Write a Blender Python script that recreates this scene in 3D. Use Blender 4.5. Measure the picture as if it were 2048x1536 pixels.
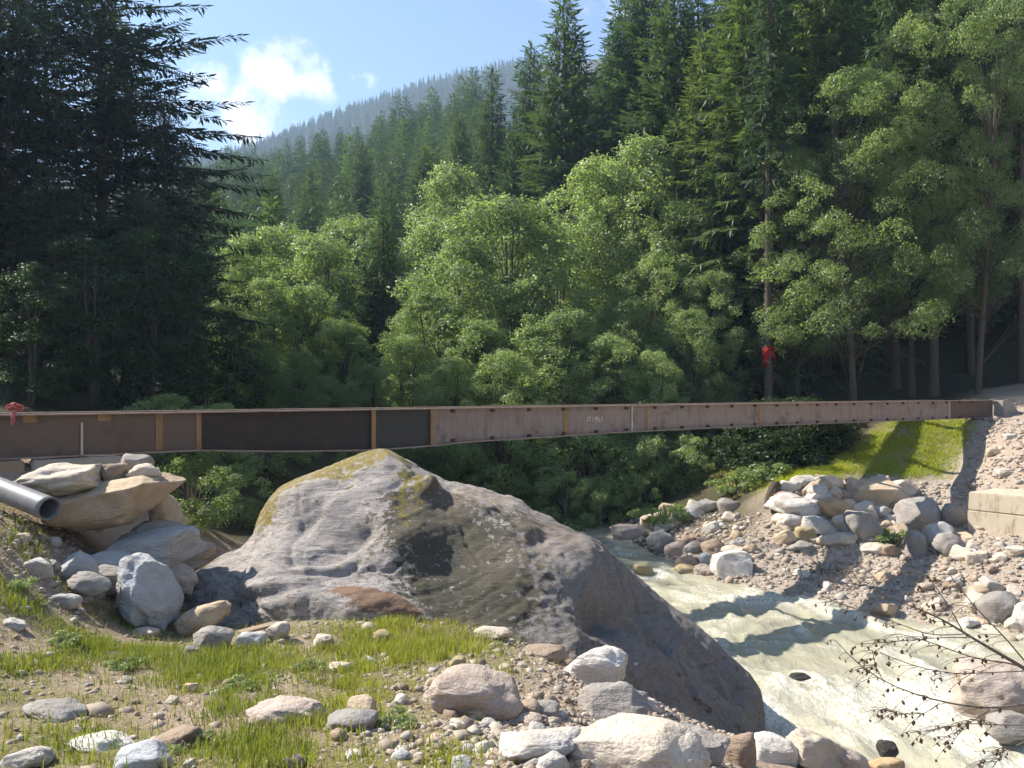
import bpy, math, random
import numpy as np

sc = bpy.context.scene
for o in list(bpy.data.objects):
    bpy.data.objects.remove(o)
COL = sc.collection
R = math.radians

# ------------------------------------------------------------------ camera
F = 1600.0                      # focal length in photo pixels (2048 wide)
HOR = 800.0                     # row of the horizon in the photo
cam_d = bpy.data.cameras.new('camera')
cam_d.sensor_width = 36.0
cam_d.lens = 36.0 * F / 2048.0
cam_d.shift_y = (HOR - 768.0) / 2048.0
cam_d.clip_start = 0.1
cam_d.clip_end = 5000
cam = bpy.data.objects.new('camera', cam_d)
cam.location = (0, 0, 0)
cam.rotation_euler = (R(90), 0, 0)
COL.objects.link(cam)
sc.camera = cam

# ------------------------------------------------------------------ light
SUN_AZ = R(-68)                 # from +Y towards +X : front left
SUN_EL = R(44)
sun_dir = (math.sin(SUN_AZ) * math.cos(SUN_EL), math.cos(SUN_AZ) * math.cos(SUN_EL), math.sin(SUN_EL))
world = bpy.data.worlds.new('World')
sc.world = world
world.use_nodes = True
wt = world.node_tree
wt.nodes.clear()


def N(t, kind, **kw):
    n = t.nodes.new(kind)
    for k, v in kw.items():
        setattr(n, k, v)
    return n


wo = N(wt, 'ShaderNodeOutputWorld')
sky = N(wt, 'ShaderNodeTexSky', sky_type='NISHITA', sun_disc=False, sun_elevation=SUN_EL,
        sun_rotation=SUN_AZ, altitude=900, air_density=1.0, dust_density=0.1, ozone_density=1.6)
bg = N(wt, 'ShaderNodeBackground')
bg.inputs['Strength'].default_value = 0.085
tc = N(wt, 'ShaderNodeTexCoord')
# scattered cumulus: soft blobs all round the sky, torn by noise
cl_dirs = [(-0.295, 0.41, 0.055), (-0.33, 0.345, 0.05), (-0.27, 0.45, 0.032), (-0.37, 0.39, 0.05),
           (0.07, 0.535, 0.07), (0.13, 0.49, 0.05), (-0.197, 0.44, 0.022),
           (0.9, 0.5, 0.2), (1.5, 0.7, 0.25), (-1.2, 0.55, 0.2), (-2.0, 0.6, 0.25)]
rw = np.random.default_rng(5)
blobs = []
for (tx, tz, r) in cl_dirs:                 # front half: tangent coordinates
    v = np.array([tx, 1.0, tz]); blobs.append((v / np.linalg.norm(v), r))
for k in range(9):                          # the rest of the sky
    a = rw.uniform(R(100), R(260)); e = rw.uniform(R(15), R(60))
    blobs.append((np.array([math.sin(a) * math.cos(e), math.cos(a) * math.cos(e), math.sin(e)]), rw.uniform(.08, .2)))
nz = N(wt, 'ShaderNodeTexNoise')
nz.inputs['Scale'].default_value = 11.0
nz.inputs['Detail'].default_value = 9.0
nz.inputs['Roughness'].default_value = 0.62
wt.links.new(tc.outputs['Generated'], nz.inputs['Vector'])
nsub = N(wt, 'ShaderNodeMath', operation='MULTIPLY_ADD')
wt.links.new(nz.outputs['Fac'], nsub.inputs[0])
nsub.inputs[1].default_value = 3.2
nsub.inputs[2].default_value = -1.75
wn = N(wt, 'ShaderNodeTexNoise')
wn.inputs['Scale'].default_value = 7.0
wn.inputs['Detail'].default_value = 6.0
wt.links.new(tc.outputs['Generated'], wn.inputs['Vector'])
w1 = N(wt, 'ShaderNodeVectorMath', operation='MULTIPLY_ADD')
wt.links.new(wn.outputs['Color'], w1.inputs[0])
w1.inputs[1].default_value = (0.16, 0.16, 0.16)
wt.links.new(tc.outputs['Generated'], w1.inputs[2])
w2 = N(wt, 'ShaderNodeVectorMath', operation='SUBTRACT')
wt.links.new(w1.outputs[0], w2.inputs[0])
w2.inputs[1].default_value = (0.08, 0.08, 0.08)
prev = None
for v, r in blobs:
    d = N(wt, 'ShaderNodeVectorMath', operation='DISTANCE')
    wt.links.new(w2.outputs[0], d.inputs[0])
    d.inputs[1].default_value = tuple(v)
    m = N(wt, 'ShaderNodeMath', operation='MULTIPLY_ADD')
    wt.links.new(d.outputs['Value'], m.inputs[0])
    m.inputs[1].default_value = -1.0 / r
    m.inputs[2].default_value = 1.0
    if prev is None:
        prev = m
    else:
        x = N(wt, 'ShaderNodeMath', operation='SMOOTH_MAX')
        x.inputs[2].default_value = 0.25
        wt.links.new(prev.outputs[0], x.inputs[0])
        wt.links.new(m.outputs[0], x.inputs[1])
        prev = x
cs = N(wt, 'ShaderNodeMath', operation='ADD')
wt.links.new(prev.outputs[0], cs.inputs[0])
wt.links.new(nsub.outputs[0], cs.inputs[1])
cr = N(wt, 'ShaderNodeMapRange', interpolation_type='SMOOTHSTEP')
cr.inputs['From Min'].default_value = 0.0
cr.inputs['From Max'].default_value = 0.85
wt.links.new(cs.outputs[0], cr.inputs['Value'])
cm = N(wt, 'ShaderNodeMix', data_type='RGBA')
wt.links.new(cr.outputs['Result'], cm.inputs['Factor'])
wt.links.new(sky.outputs['Color'], cm.inputs[6])
cm.inputs[7].default_value = (8.0, 7.8, 7.9, 1)
wt.links.new(cm.outputs[2], bg.inputs['Color'])
wt.links.new(bg.outputs[0], wo.inputs['Surface'])

sun_d = bpy.data.lights.new('sun', 'SUN')
sun_d.energy = 5.0
sun_d.angle = R(0.5)
sun_d.color = (1.0, 0.93, 0.82)
sun = bpy.data.objects.new('sun', sun_d)
COL.objects.link(sun)
from mathutils import Vector, Matrix
sun.rotation_euler = Vector(sun_dir).to_track_quat('Z', 'Y').to_euler()

sc.view_settings.view_transform = 'Standard'
sc.view_settings.look = 'None'
sc.view_settings.exposure = 1.35
sc.view_settings.gamma = 1.0
sc.cycles.max_bounces = 6
sc.cycles.diffuse_bounces = 3
sc.cycles.glossy_bounces = 2
sc.cycles.transmission_bounces = 4
sc.cycles.volume_bounces = 0
sc.cycles.use_denoising = True
sc.cycles.use_adaptive_sampling = True
sc.cycles.adaptive_threshold = 0.03

# ------------------------------------------------------------------ helpers


def P(px, py, Y):
    return np.array([(px - 1024.0) / F * Y, Y, (HOR - py) / F * Y])


def hash3(ix, iy, iz, seed):
    h = (ix.astype(np.int64) * 374761393 + iy.astype(np.int64) * 668265263 + iz.astype(np.int64) * 2147483647 + seed * 1274126177) & 0xffffffff
    h = ((h ^ (h >> 13)) * 1274126177) & 0xffffffff
    h = (h ^ (h >> 16)) & 0xffffffff
    return h.astype(np.float64) / 4294967295.0


def vnoise(p, seed=0):
    p = np.asarray(p, float)
    i = np.floor(p); f = p - i; i = i.astype(np.int64)
    u = f * f * f * (f * (f * 6 - 15) + 10)
    x, y, z = i[..., 0], i[..., 1], i[..., 2]
    a, b, c = u[..., 0], u[..., 1], u[..., 2]

    def L(s, t, k): return s + (t - s) * k
    r = L(L(L(hash3(x, y, z, seed), hash3(x + 1, y, z, seed), a), L(hash3(x, y + 1, z, seed), hash3(x + 1, y + 1, z, seed), a), b),
          L(L(hash3(x, y, z + 1, seed), hash3(x + 1, y, z + 1, seed), a), L(hash3(x, y + 1, z + 1, seed), hash3(x + 1, y + 1, z + 1, seed), a), b), c)
    return r * 2 - 1


def fbm(p, oct=4, seed=0, gain=0.5, lac=2.03):
    p = np.asarray(p, float)
    s = 0; a = 1.0
    for o in range(oct):
        s = s + a * vnoise(p, seed + o * 17)
        p = p * lac + 7.3; a *= gain
    return s


def col3(x, y, z=None):
    x = np.asarray(x, float); y = np.asarray(y, float)
    if z is None: z = np.zeros_like(x)
    return np.stack([x, y, z], -1)


def sstep(a, b, x):
    t = np.clip((x - a) / (b - a), 0, 1)
    return t * t * (3 - 2 * t)


def make_mesh(name, V, Fs, mats, smooth=True, attrs=None, mat_idx=None):
    """Fs: int array (n,3) or (n,4), or a list of such arrays."""
    if not isinstance(Fs, list): Fs = [Fs]
    Fs = [np.asarray(f, np.int64) for f in Fs if len(f)]
    me = bpy.data.meshes.new(name)
    V = np.asarray(V, np.float32)
    me.vertices.add(len(V)); me.vertices.foreach_set('co', V.ravel())
    lv = np.concatenate([f.ravel() for f in Fs])
    tot = np.concatenate([np.full(len(f), f.shape[1]) for f in Fs])
    st = np.concatenate([[0], np.cumsum(tot)[:-1]])
    me.loops.add(len(lv)); me.loops.foreach_set('vertex_index', lv.astype(np.int32))
    me.polygons.add(len(tot)); me.polygons.foreach_set('loop_start', st.astype(np.int32))
    me.polygons.foreach_set('loop_total', tot.astype(np.int32))
    me.polygons.foreach_set('use_smooth', np.full(len(tot), smooth))
    if mat_idx is not None:
        me.polygons.foreach_set('material_index', np.asarray(mat_idx, np.int32))
    me.update(calc_edges=True)
    for m in (mats if isinstance(mats, list) else [mats]):
        me.materials.append(m)
    if attrs:
        for k, a in attrs.items():
            at = me.attributes.new(k, 'FLOAT', 'POINT')
            at.data.foreach_set('value', np.asarray(a, np.float32))
    return me


def add(name, me, parent=None, loc=None, rot=None, scale=None, label=None, cat=None, group=None, kind=None, color=None):
    o = bpy.data.objects.new(name, me)
    COL.objects.link(o)
    if parent is not None: o.parent = parent
    if loc is not None: o.location = tuple(float(v) for v in loc)
    if rot is not None: o.rotation_euler = rot
    if scale is not None: o.scale = scale
    if label: o['label'] = label
    if cat: o['category'] = cat
    if group: o['group'] = group
    if kind: o['kind'] = kind
    if color is not None: o.color = (*color, 1)
    return o


def boxes_mesh(name, boxes, mat, bevel=0):
    """boxes: list of 8x3 corner arrays (bottom 4 ccw, top 4 ccw)."""
    V = []; Q = []
    for b in boxes:
        n = len(V) * 1
        n = sum(len(v) for v in V)
        V.append(np.asarray(b, float))
        Q += [[n, n + 3, n + 2, n + 1], [n + 4, n + 5, n + 6, n + 7]] + [[n + i, n + (i + 1) % 4, n + 4 + (i + 1) % 4, n + 4 + i] for i in range(4)]
    return make_mesh(name, np.concatenate(V), np.array(Q), mat, smooth=False)


def tube(pts, rads, sides=6, cap=True):
    pts = np.asarray(pts, float); n = len(pts)
    rads = np.broadcast_to(rads, (n,))
    d = np.gradient(pts, axis=0)
    d /= np.linalg.norm(d, axis=1)[:, None] + 1e-9
    up = np.array([0.13, 0.21, 0.97])
    s = np.cross(d, up); bad = np.linalg.norm(s, axis=1) < 0.1
    s[bad] = np.cross(d[bad], [1.0, 0.2, 0])
    s /= np.linalg.norm(s, axis=1)[:, None]
    t = np.cross(s, d)
    a = np.linspace(0, 2 * np.pi, sides, endpoint=False)
    V = pts[:, None, :] + rads[:, None, None] * (np.cos(a)[None, :, None] * s[:, None, :] + np.sin(a)[None, :, None] * t[:, None, :])
    V = V.reshape(-1, 3)
    i = np.arange(n - 1)[:, None] * sides; j = np.arange(sides)[None, :]; k = (j + 1) % sides
    Q = np.stack([i + j, i + k, i + sides + k, i + sides + j], -1).reshape(-1, 4)
    return V, Q


class Acc:
    def __init__(self): self.V = []; self.F = {3: [], 4: []}; self.n = 0

    def add(self, V, Fa):
        Fa = np.asarray(Fa)
        self.V.append(np.asarray(V, float)); self.F[Fa.shape[1]].append(Fa + self.n); self.n += len(V)

    def mesh(self, name, mat, smooth=True, attrs=None):
        return make_mesh(name, np.concatenate(self.V), [np.concatenate(f) for f in self.F.values() if f], mat, smooth, attrs)


# ------------------------------------------------------------------ materials
MATS = {}


class MT:
    """tiny node-building helper"""

    def __init__(self, name):
        self.m = bpy.data.materials.new(name); self.m.use_nodes = True
        self.t = self.m.node_tree; self.t.nodes.clear()
        self.out = N(self.t, 'ShaderNodeOutputMaterial')
        MATS[name] = self.m

    def link(self, a, b): self.t.links.new(a, b)

    def pos(self):
        return N(self.t, 'ShaderNodeNewGeometry').outputs['Position']

    def obj(self):
        return N(self.t, 'ShaderNodeTexCoord').outputs['Object']

    def noise(self, vec, scale, detail=4, rough=0.55, stretch=None, rot=None, dist=0):
        if stretch or rot:
            mp = N(self.t, 'ShaderNodeMapping')
            if stretch: mp.inputs['Scale'].default_value = stretch
            if rot: mp.inputs['Rotation'].default_value = rot
            self.link(vec, mp.inputs['Vector']); vec = mp.outputs['Vector']
        n = N(self.t, 'ShaderNodeTexNoise')
        n.inputs['Scale'].default_value = scale; n.inputs['Detail'].default_value = detail
        n.inputs['Roughness'].default_value = rough; n.inputs['Distortion'].default_value = dist
        self.link(vec, n.inputs['Vector'])
        return n.outputs['Fac']

    def voro(self, vec, scale, feature='F1', out='Distance'):
        n = N(self.t, 'ShaderNodeTexVoronoi', feature=feature)
        n.inputs['Scale'].default_value = scale
        self.link(vec, n.inputs['Vector'])
        return n.outputs[out]

    def ramp(self, fac, stops):
        n = N(self.t, 'ShaderNodeValToRGB')
        e = n.color_ramp.elements
        while len(e) < len(stops): e.new(0.5)
        for el, (p, c) in zip(e, stops):
            el.position = p
            el.color = (c, c, c, 1) if isinstance(c, (int, float)) else (*c, 1)
        self.link(fac, n.inputs['Fac'])
        return n.outputs['Color']

    def mix(self, fac, a, b, mode='MIX'):
        n = N(self.t, 'ShaderNodeMix', data_type='RGBA', blend_type=mode)
        for s, v in ((n.inputs['Factor'], fac), (n.inputs[6], a), (n.inputs[7], b)):
            if hasattr(v, 'is_linked'): self.link(v, s)
            elif isinstance(v, (int, float)): s.default_value = v
            else: s.default_value = (*v, 1)
        return n.outputs[2]

    def math(self, op, a, b=0.0, c=0.0):
        n = N(self.t, 'ShaderNodeMath', operation=op)
        for s, v in zip(n.inputs, (a, b, c)):
            if hasattr(v, 'is_linked'): self.link(v, s)
            else: s.default_value = v
        return n.outputs[0]

    def attr(self, name):
        return N(self.t, 'ShaderNodeAttribute', attribute_name=name).outputs['Fac']

    def objcol(self):
        return N(self.t, 'ShaderNodeObjectInfo').outputs['Color']

    def rnd(self):
        return N(self.t, 'ShaderNodeObjectInfo').outputs['Random']

    def bump(self, h, strength=0.5, dist=0.05, base=None):
        n = N(self.t, 'ShaderNodeBump')
        n.inputs['Strength'].default_value = strength; n.inputs['Distance'].default_value = dist
        self.link(h, n.inputs['Height'])
        if base is not None: self.link(base, n.inputs['Normal'])
        return n.outputs['Normal']

    def principled(self, col, rough=0.8, normal=None, metal=0.0, spec=0.3):
        n = N(self.t, 'ShaderNodeBsdfPrincipled')
        for s, v in ((n.inputs['Base Color'], col), (n.inputs['Roughness'], rough), (n.inputs['Metallic'], metal), (n.inputs['Specular IOR Level'], spec)):
            if hasattr(v, 'is_linked'): self.link(v, s)
            elif isinstance(v, (int, float)): s.default_value = v
            else: s.default_value = (*v, 1)
        if normal is not None: self.link(normal, n.inputs['Normal'])
        self.link(n.outputs[0], self.out.inputs['Surface'])
        return n


# stones (colour of each stone comes from the object's own colour)
m = MT('granite')
p = m.pos()
n1 = m.noise(p, 3.0, 6, 0.6); n2 = m.noise(p, 38.0, 4, 0.7); n3 = m.noise(p, 9.0, 5, 0.6, stretch=(1, 1, 4), rot=(0.5, 0.3, 0.2))
c = m.mix(m.ramp(n1, [(0.3, 0.0), (0.72, 1.0)]), m.objcol(), m.mix(1.0, m.objcol(), (0.74, 0.69, 0.63), 'MULTIPLY'))
c = m.mix(m.ramp(n2, [(0.30, 0.8), (0.5, 0.0)]), c, m.mix(1.0, c, (0.6, 0.58, 0.57), 'MULTIPLY'))
c = m.mix(m.ramp(n3, [(0.60, 0.0), (0.74, 0.6)]), c, (0.16, 0.135, 0.10))
h = m.math('ADD', m.math('MULTIPLY', n1, 1.2), m.math('ADD', m.math('MULTIPLY', n2, 0.35), m.math('MULTIPLY', n3, 0.8)))
m.principled(c, 0.88, m.bump(h, 0.7, 0.06))

m = MT('boulder_rock')
p = m.pos()
st = m.noise(p, 3.4, 10, 0.72, stretch=(0.7, 1.0, 4.6), rot=(0.1, 0.5, 0.0), dist=0.8)
n1 = m.noise(p, 0.9, 5, 0.6); n2 = m.noise(p, 48.0, 6, 0.8); n3 = m.noise(p, 7.0, 10, 0.75)
c = m.mix(m.ramp(n1, [(0.3, 0.0), (0.7, 1.0)]), (0.34, 0.31, 0.29), (0.47, 0.43, 0.40))
c = m.mix(m.ramp(st, [(0.36, 0.75), (0.50, 0.0)]), c, (0.15, 0.14, 0.135))
c = m.mix(m.ramp(n2, [(0.38, 0.8), (0.56, 0.0)]), c, m.mix(1.0, c, (0.42, 0.41, 0.4), 'MULTIPLY'))
c = m.mix(m.math('MULTIPLY', m.attr('grey'), 0.75), c, m.mix(m.ramp(n2, [(0.35, 1.0), (0.6, 0.0)]), m.mix(m.ramp(n3, [(0.35, 0.0), (0.65, 1.0)]), (0.155, 0.142, 0.13), (0.27, 0.25, 0.23)), (0.10, 0.093, 0.088)))  # right flank mixed darker: its shade is put into the rock colour
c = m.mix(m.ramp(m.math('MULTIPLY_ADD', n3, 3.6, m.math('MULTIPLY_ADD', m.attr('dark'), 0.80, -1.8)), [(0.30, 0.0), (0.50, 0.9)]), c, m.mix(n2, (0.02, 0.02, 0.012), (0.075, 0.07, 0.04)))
c = m.mix(m.math('MULTIPLY', m.attr('red'), m.ramp(n3, [(0.35, 0.2), (0.6, 1.0)])), c, (0.22, 0.17, 0.135))
c = m.mix(m.ramp(m.math('MULTIPLY_ADD', n3, 3.4, m.math('MULTIPLY_ADD', m.attr('moss'), 0.62, -1.7)), [(0.36, 0.0), (0.54, 0.9)]), c, m.mix(n2, (0.10, 0.085, 0.012), (0.30, 0.23, 0.045)))
c = m.mix(m.ramp(m.math('MULTIPLY_ADD', n3, 1.8, m.math('ADD', m.attr('soil'), -0.9)), [(0.42, 0.0), (0.56, 0.95)]), c, m.mix(n2, (0.13, 0.075, 0.045), (0.27, 0.17, 0.11)))
h = m.math('ADD', m.math('MULTIPLY', st, 1.6), m.math('ADD', m.math('MULTIPLY', n2, 0.35), m.math('MULTIPLY', n3, 0.7)))
m.principled(c, 0.9, m.bump(h, 0.75, 0.06))

# ground
m = MT('ground_soil')
p = m.pos()
n1 = m.noise(p, 0.8, 5, 0.6); n2 = m.noise(p, 14.0, 5, 0.7); v = m.voro(p, 9.0); v2 = m.voro(p, 22.0)
soil = m.mix(n2, (0.20, 0.145, 0.105), (0.45, 0.355, 0.27))
soil = m.mix(m.ramp(v2, [(0.15, 0.8), (0.45, 0.0)]), soil, (0.36, 0.31, 0.26))
gravel = m.mix(m.ramp(v, [(0.05, 1.0), (0.6, 0.0)]), m.mix(n2, (0.25, 0.20, 0.155), (0.40, 0.33, 0.265)), m.mix(n1, (0.42, 0.36, 0.30), (0.52, 0.47, 0.41)))
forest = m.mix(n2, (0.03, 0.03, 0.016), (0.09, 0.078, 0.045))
grass = m.mix(n2, (0.07, 0.085, 0.016), (0.20, 0.185, 0.04))
dirt = m.mix(m.noise(p, 3.5, 8, 0.75), (0.24, 0.18, 0.135), (0.50, 0.41, 0.335))
c = m.mix(m.math('MULTIPLY', m.attr('gravel'), 1.0), soil, gravel)
c = m.mix(m.attr('dirt'), c, dirt)
c = m.mix(m.math('MULTIPLY', m.attr('grass'), m.ramp(n1, [(0.35, 0.2), (0.6, 0.9)])), c, grass)
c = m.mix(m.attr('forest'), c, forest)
h = m.math('ADD', m.math('MULTIPLY', n2, 0.9), m.math('MULTIPLY', v, -0.35))
m.principled(c, 0.95, m.bump(h, 0.9, 0.07), spec=0.1)

# water: milky meltwater
m = MT('water')
p = m.pos()
n1 = m.noise(p, 2.6, 6, 0.6, stretch=(1.6, 0.55, 1), rot=(0, 0, 0.25), dist=0.6); n2 = m.noise(p, 11.0, 9, 0.72, stretch=(1.5, 0.6, 1), rot=(0, 0, 0.25), dist=1.0)
foam = m.math('MULTIPLY', m.attr('foam'), m.ramp(n2, [(0.40, 0.0), (0.58, 1.0)]))
c = m.mix(n1, (0.29, 0.28, 0.20), (0.40, 0.375, 0.275))
c = m.mix(foam, c, (0.80, 0.78, 0.70))
h = m.math('ADD', m.math('MULTIPLY', n1, 1.0), m.math('MULTIPLY', n2, 0.22))
m.principled(c, m.math('MULTIPLY_ADD', foam, 0.5, 0.14), m.bump(h, 0.5, 0.10), spec=0.5)


def foliage(name, c0, c1, trans, tw=0.45, rough=0.6, spec=0.25):
    m = MT(name)
    n = m.noise(m.pos(), 0.9, 3, 0.6)
    a = m.attr('vary')
    f = m.math('MULTIPLY_ADD', m.rnd(), 0.45, m.math('MULTIPLY_ADD', a, 0.55, m.math('MULTIPLY_ADD', n, 0.5, -0.25)))
    c = m.mix(f, c0, c1)
    pr = m.principled(c, rough, spec=spec)
    tr = N(m.t, 'ShaderNodeBsdfTranslucent')
    m.link(m.mix(1.0, c, trans, 'MULTIPLY'), tr.inputs['Color'])
    mx = N(m.t, 'ShaderNodeMixShader'); mx.inputs[0].default_value = tw
    m.link(pr.outputs[0], mx.inputs[1]); m.link(tr.outputs[0], mx.inputs[2])
    m.link(mx.outputs[0], m.out.inputs['Surface'])
    return m.m


foliage('spruce_needles', (0.028, 0.055, 0.026), (0.085, 0.125, 0.052), (1.7, 1.9, 1.0), 0.3, 0.6)
foliage('larch_needles', (0.05, 0.085, 0.022), (0.10, 0.15, 0.04), (1.8, 2.0, 0.8), 0.4)
foliage('alder_leaves', (0.135, 0.185, 0.088), (0.30, 0.355, 0.175), (1.5, 1.65, 0.75), 0.5, 0.45, 0.45)
foliage('beech_leaves', (0.12, 0.17, 0.068), (0.28, 0.33, 0.15), (1.5, 1.65, 0.75), 0.5, 0.45, 0.45)
foliage('olive_needles', (0.045, 0.075, 0.028), (0.12, 0.155, 0.06), (1.6, 1.75, 0.8), 0.4, 0.55, 0.3)
foliage('shaded_needles', (0.013, 0.027, 0.017), (0.04, 0.062, 0.033), (1.5, 1.7, 1.0), 0.2, 0.65)  # darkened spruce green: the deep shade at left is put into the colour
foliage('shaded_leaves', (0.017, 0.034, 0.015), (0.048, 0.075, 0.028), (1.5, 1.7, 0.7), 0.35, 0.5)  # leaf green darkened to carry the shade on the left trees and scrub
foliage('grass_blades', (0.065, 0.11, 0.028), (0.32, 0.31, 0.075), (1.7, 1.8, 0.6), 0.4, 0.55)
foliage('bank_grass', (0.20, 0.26, 0.02), (0.42, 0.42, 0.045), (1.7, 1.8, 0.6), 0.35, 0.55)
foliage('straw', (0.22, 0.16, 0.08), (0.42, 0.34, 0.2), (1.3, 1.2, 0.8), 0.3, 0.7)
foliage('dry_leaves', (0.08, 0.055, 0.04), (0.19, 0.13, 0.09), (1.4, 1.2, 0.9), 0.25, 0.7)

m = MT('bark')
p = m.pos()
n1 = m.noise(p, 6.0, 6, 0.7, stretch=(3, 3, 0.6))
m.principled(m.mix(n1, (0.035, 0.027, 0.02), (0.15, 0.12, 0.095)), 0.95, m.bump(n1, 0.9, 0.05))
m = MT('pale_bark')
p = m.pos()
n1 = m.noise(p, 6.0, 6, 0.7, stretch=(3, 3, 0.8))
m.principled(m.mix(n1, (0.10, 0.085, 0.065), (0.27, 0.23, 0.18)), 0.95, m.bump(n1, 0.6, 0.03))
m = MT('twig_bark')
p = m.pos()
n1 = m.noise(p, 30.0, 4, 0.7)
m.principled(m.mix(n1, (0.10, 0.08, 0.06), (0.23, 0.19, 0.15)), 0.9)


def steel(name, a, b, rust=0.35, rcol=(0.17, 0.062, 0.022)):
    m = MT(name)
    p = m.pos()
    n1 = m.noise(p, 3.5, 8, 0.75); n2 = m.noise(p, 6.0, 7, 0.75, stretch=(1, 1, 0.12)); n3 = m.noise(p, 30, 4, 0.6)
    c = m.mix(n1, a, b)
    c = m.mix(m.ramp(n2, [(0.50, 0.0), (0.68, rust)]), c, rcol)
    c = m.mix(m.ramp(n3, [(0.62, 0.0), (0.75, 0.5)]), c, (0.30, 0.25, 0.21))
    c = m.mix(m.ramp(m.noise(p, 2.1, 5, 0.7), [(0.54, 0.0), (0.70, 0.7)]), c, (0.05, 0.036, 0.03))
    m.principled(c, 0.62, m.bump(n3, 0.25, 0.01), metal=0.0, spec=0.4)
    return m.m


steel('steel_brown', (0.075, 0.055, 0.043), (0.135, 0.10, 0.08), .6)
steel('steel_pink', (0.15, 0.122, 0.108), (0.285, 0.24, 0.215), .6)
steel('steel_dark', (0.012, 0.009, 0.008), (0.024, 0.017, 0.015), 0.12)
steel('steel_green', (0.020, 0.023, 0.021), (0.034, 0.036, 0.032), 0.08)
steel('steel_flange', (0.20, 0.15, 0.125), (0.33, 0.25, 0.20), 0.6)
steel('rust_bar', (0.20, 0.105, 0.045), (0.30, 0.19, 0.09), 0.7, (0.13, 0.05, 0.02))
steel('pale_bar', (0.38, 0.33, 0.27), (0.5, 0.45, 0.38), 0.25)
steel('bolt_steel', (0.03, 0.02, 0.016), (0.055, 0.034, 0.026), 0.5)

m = MT('concrete')
p = m.pos()
n1 = m.noise(p, 1.5, 6, 0.65); n2 = m.noise(p, 40, 4, 0.7); n3 = m.noise(p, 4, 5, 0.7, stretch=(1, 1, 0.3))
c = m.mix(n1, (0.42, 0.35, 0.255), (0.58, 0.50, 0.385))
c = m.mix(m.ramp(n3, [(0.50, 0), (0.68, 0.75)]), c, (0.15, 0.12, 0.085))
m.principled(c, 0.92, m.bump(m.math('ADD', n1, m.math('MULTIPLY', n2, 0.4)), 0.5, 0.02))
m = MT('grey_concrete')
p = m.pos()
n1 = m.noise(p, 2.0, 6, 0.65); n2 = m.noise(p, 40, 4, 0.7)
m.principled(m.mix(n1, (0.25, 0.22, 0.19), (0.40, 0.36, 0.31)), 0.92, m.bump(m.math('ADD', n1, m.math('MULTIPLY', n2, 0.4)), 0.5, 0.02))
m = MT('grey_plastic')
p = m.pos()
n1 = m.noise(p, 8, 5, 0.65)
m.principled(m.mix(m.ramp(n1, [(0.4, 0), (0.7, 0.6)]), (0.16, 0.165, 0.175), (0.27, 0.25, 0.22)), 0.5)
m = MT('timber')
p = m.pos()
n1 = m.noise(p, 7, 6, 0.7, stretch=(0.4, 3, 3))
m.principled(m.mix(n1, (0.19, 0.135, 0.09), (0.38, 0.29, 0.2)), 0.9, m.bump(n1, 0.6, 0.02))
m = MT('red_webbing')
p = m.pos()
n1 = m.noise(p, 14, 5, 0.7)
m.principled(m.mix(m.ramp(n1, [(0.42, 0), (0.62, 1)]), (0.42, 0.05, 0.05), (0.36, 0.22, 0.20)), 0.85)
m = MT('red_cloth')
m.principled((0.32, 0.015, 0.02), 0.85)
m = MT('chalk')
m.principled((0.72, 0.68, 0.62), 0.9)

# ------------------------------------------------------------------ terrain


def wz(y):
    y = np.asarray(y, float)
    return -5.95 + 0.0085 * y + 0.05 * np.clip(y - 45, 0, None)


ctrl = []


def cp(px, py, Y): ctrl.append(tuple(P(px, py, Y)))


for a in [(0, 1536, 5), (500, 1536, 5), (1000, 1536, 5), (1300, 1536, 5.2), (0, 1300, 8), (300, 1330, 8.5), (260, 1280, 10.2), (400, 1290, 10.3), (150, 1210, 10.5), (60, 1170, 10), (1940, 1072, 26.5), (2048, 1082, 25.1), (2130, 1092, 24), (700, 1300, 9.5), (1000, 1310, 9.6),
          (500, 1262, 10.5), (950, 1255, 11.2), (1150, 1400, 8), (1250, 1480, 7.3), (1400, 1500, 8), (1500, 1490, 10), (1560, 1512, 9), (1690, 1548, 8.8),
          (0, 1105, 10), (100, 1066, 12.0), (0, 1026, 12), (200, 1145, 11.9), (330, 1215, 12), (160, 1100, 12.5), (430, 1250, 12),
          (1500, 900, 38), (1600, 870, 40), (1450, 960, 36), (1750, 850, 42), (1900, 800, 42), (1500, 800, 48), (1700, 760, 50), (2000, 790, 40), (2040, 740, 50),
          (1900, 836, 35), (1790, 840, 36), (1960, 836, 35.5), (2048, 825, 36), (1640, 945, 31), (1700, 955, 30.8), (1790, 960, 30.6), (1900, 950, 31.0), (1800, 900, 32.8), (1900, 890, 33.1), (1720, 895, 33.5),
          (1560, 985, 29.5), (1650, 1075, 27), (1750, 1080, 26.5), (1560, 1070, 27.5), (1650, 1120, 26), (1780, 1130, 25), (1500, 1050, 29), (1420, 1060, 30), (1480, 1000, 31.5),
          (2048, 870, 31), (2000, 940, 29), (2048, 1080, 24), (1930, 1085, 25.5), (1980, 1210, 21.5), (2048, 1240, 20.5), (1860, 1150, 23.5), (1850, 1080, 27.3), (1840, 1020, 29)]:
    cp(*a)
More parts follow.
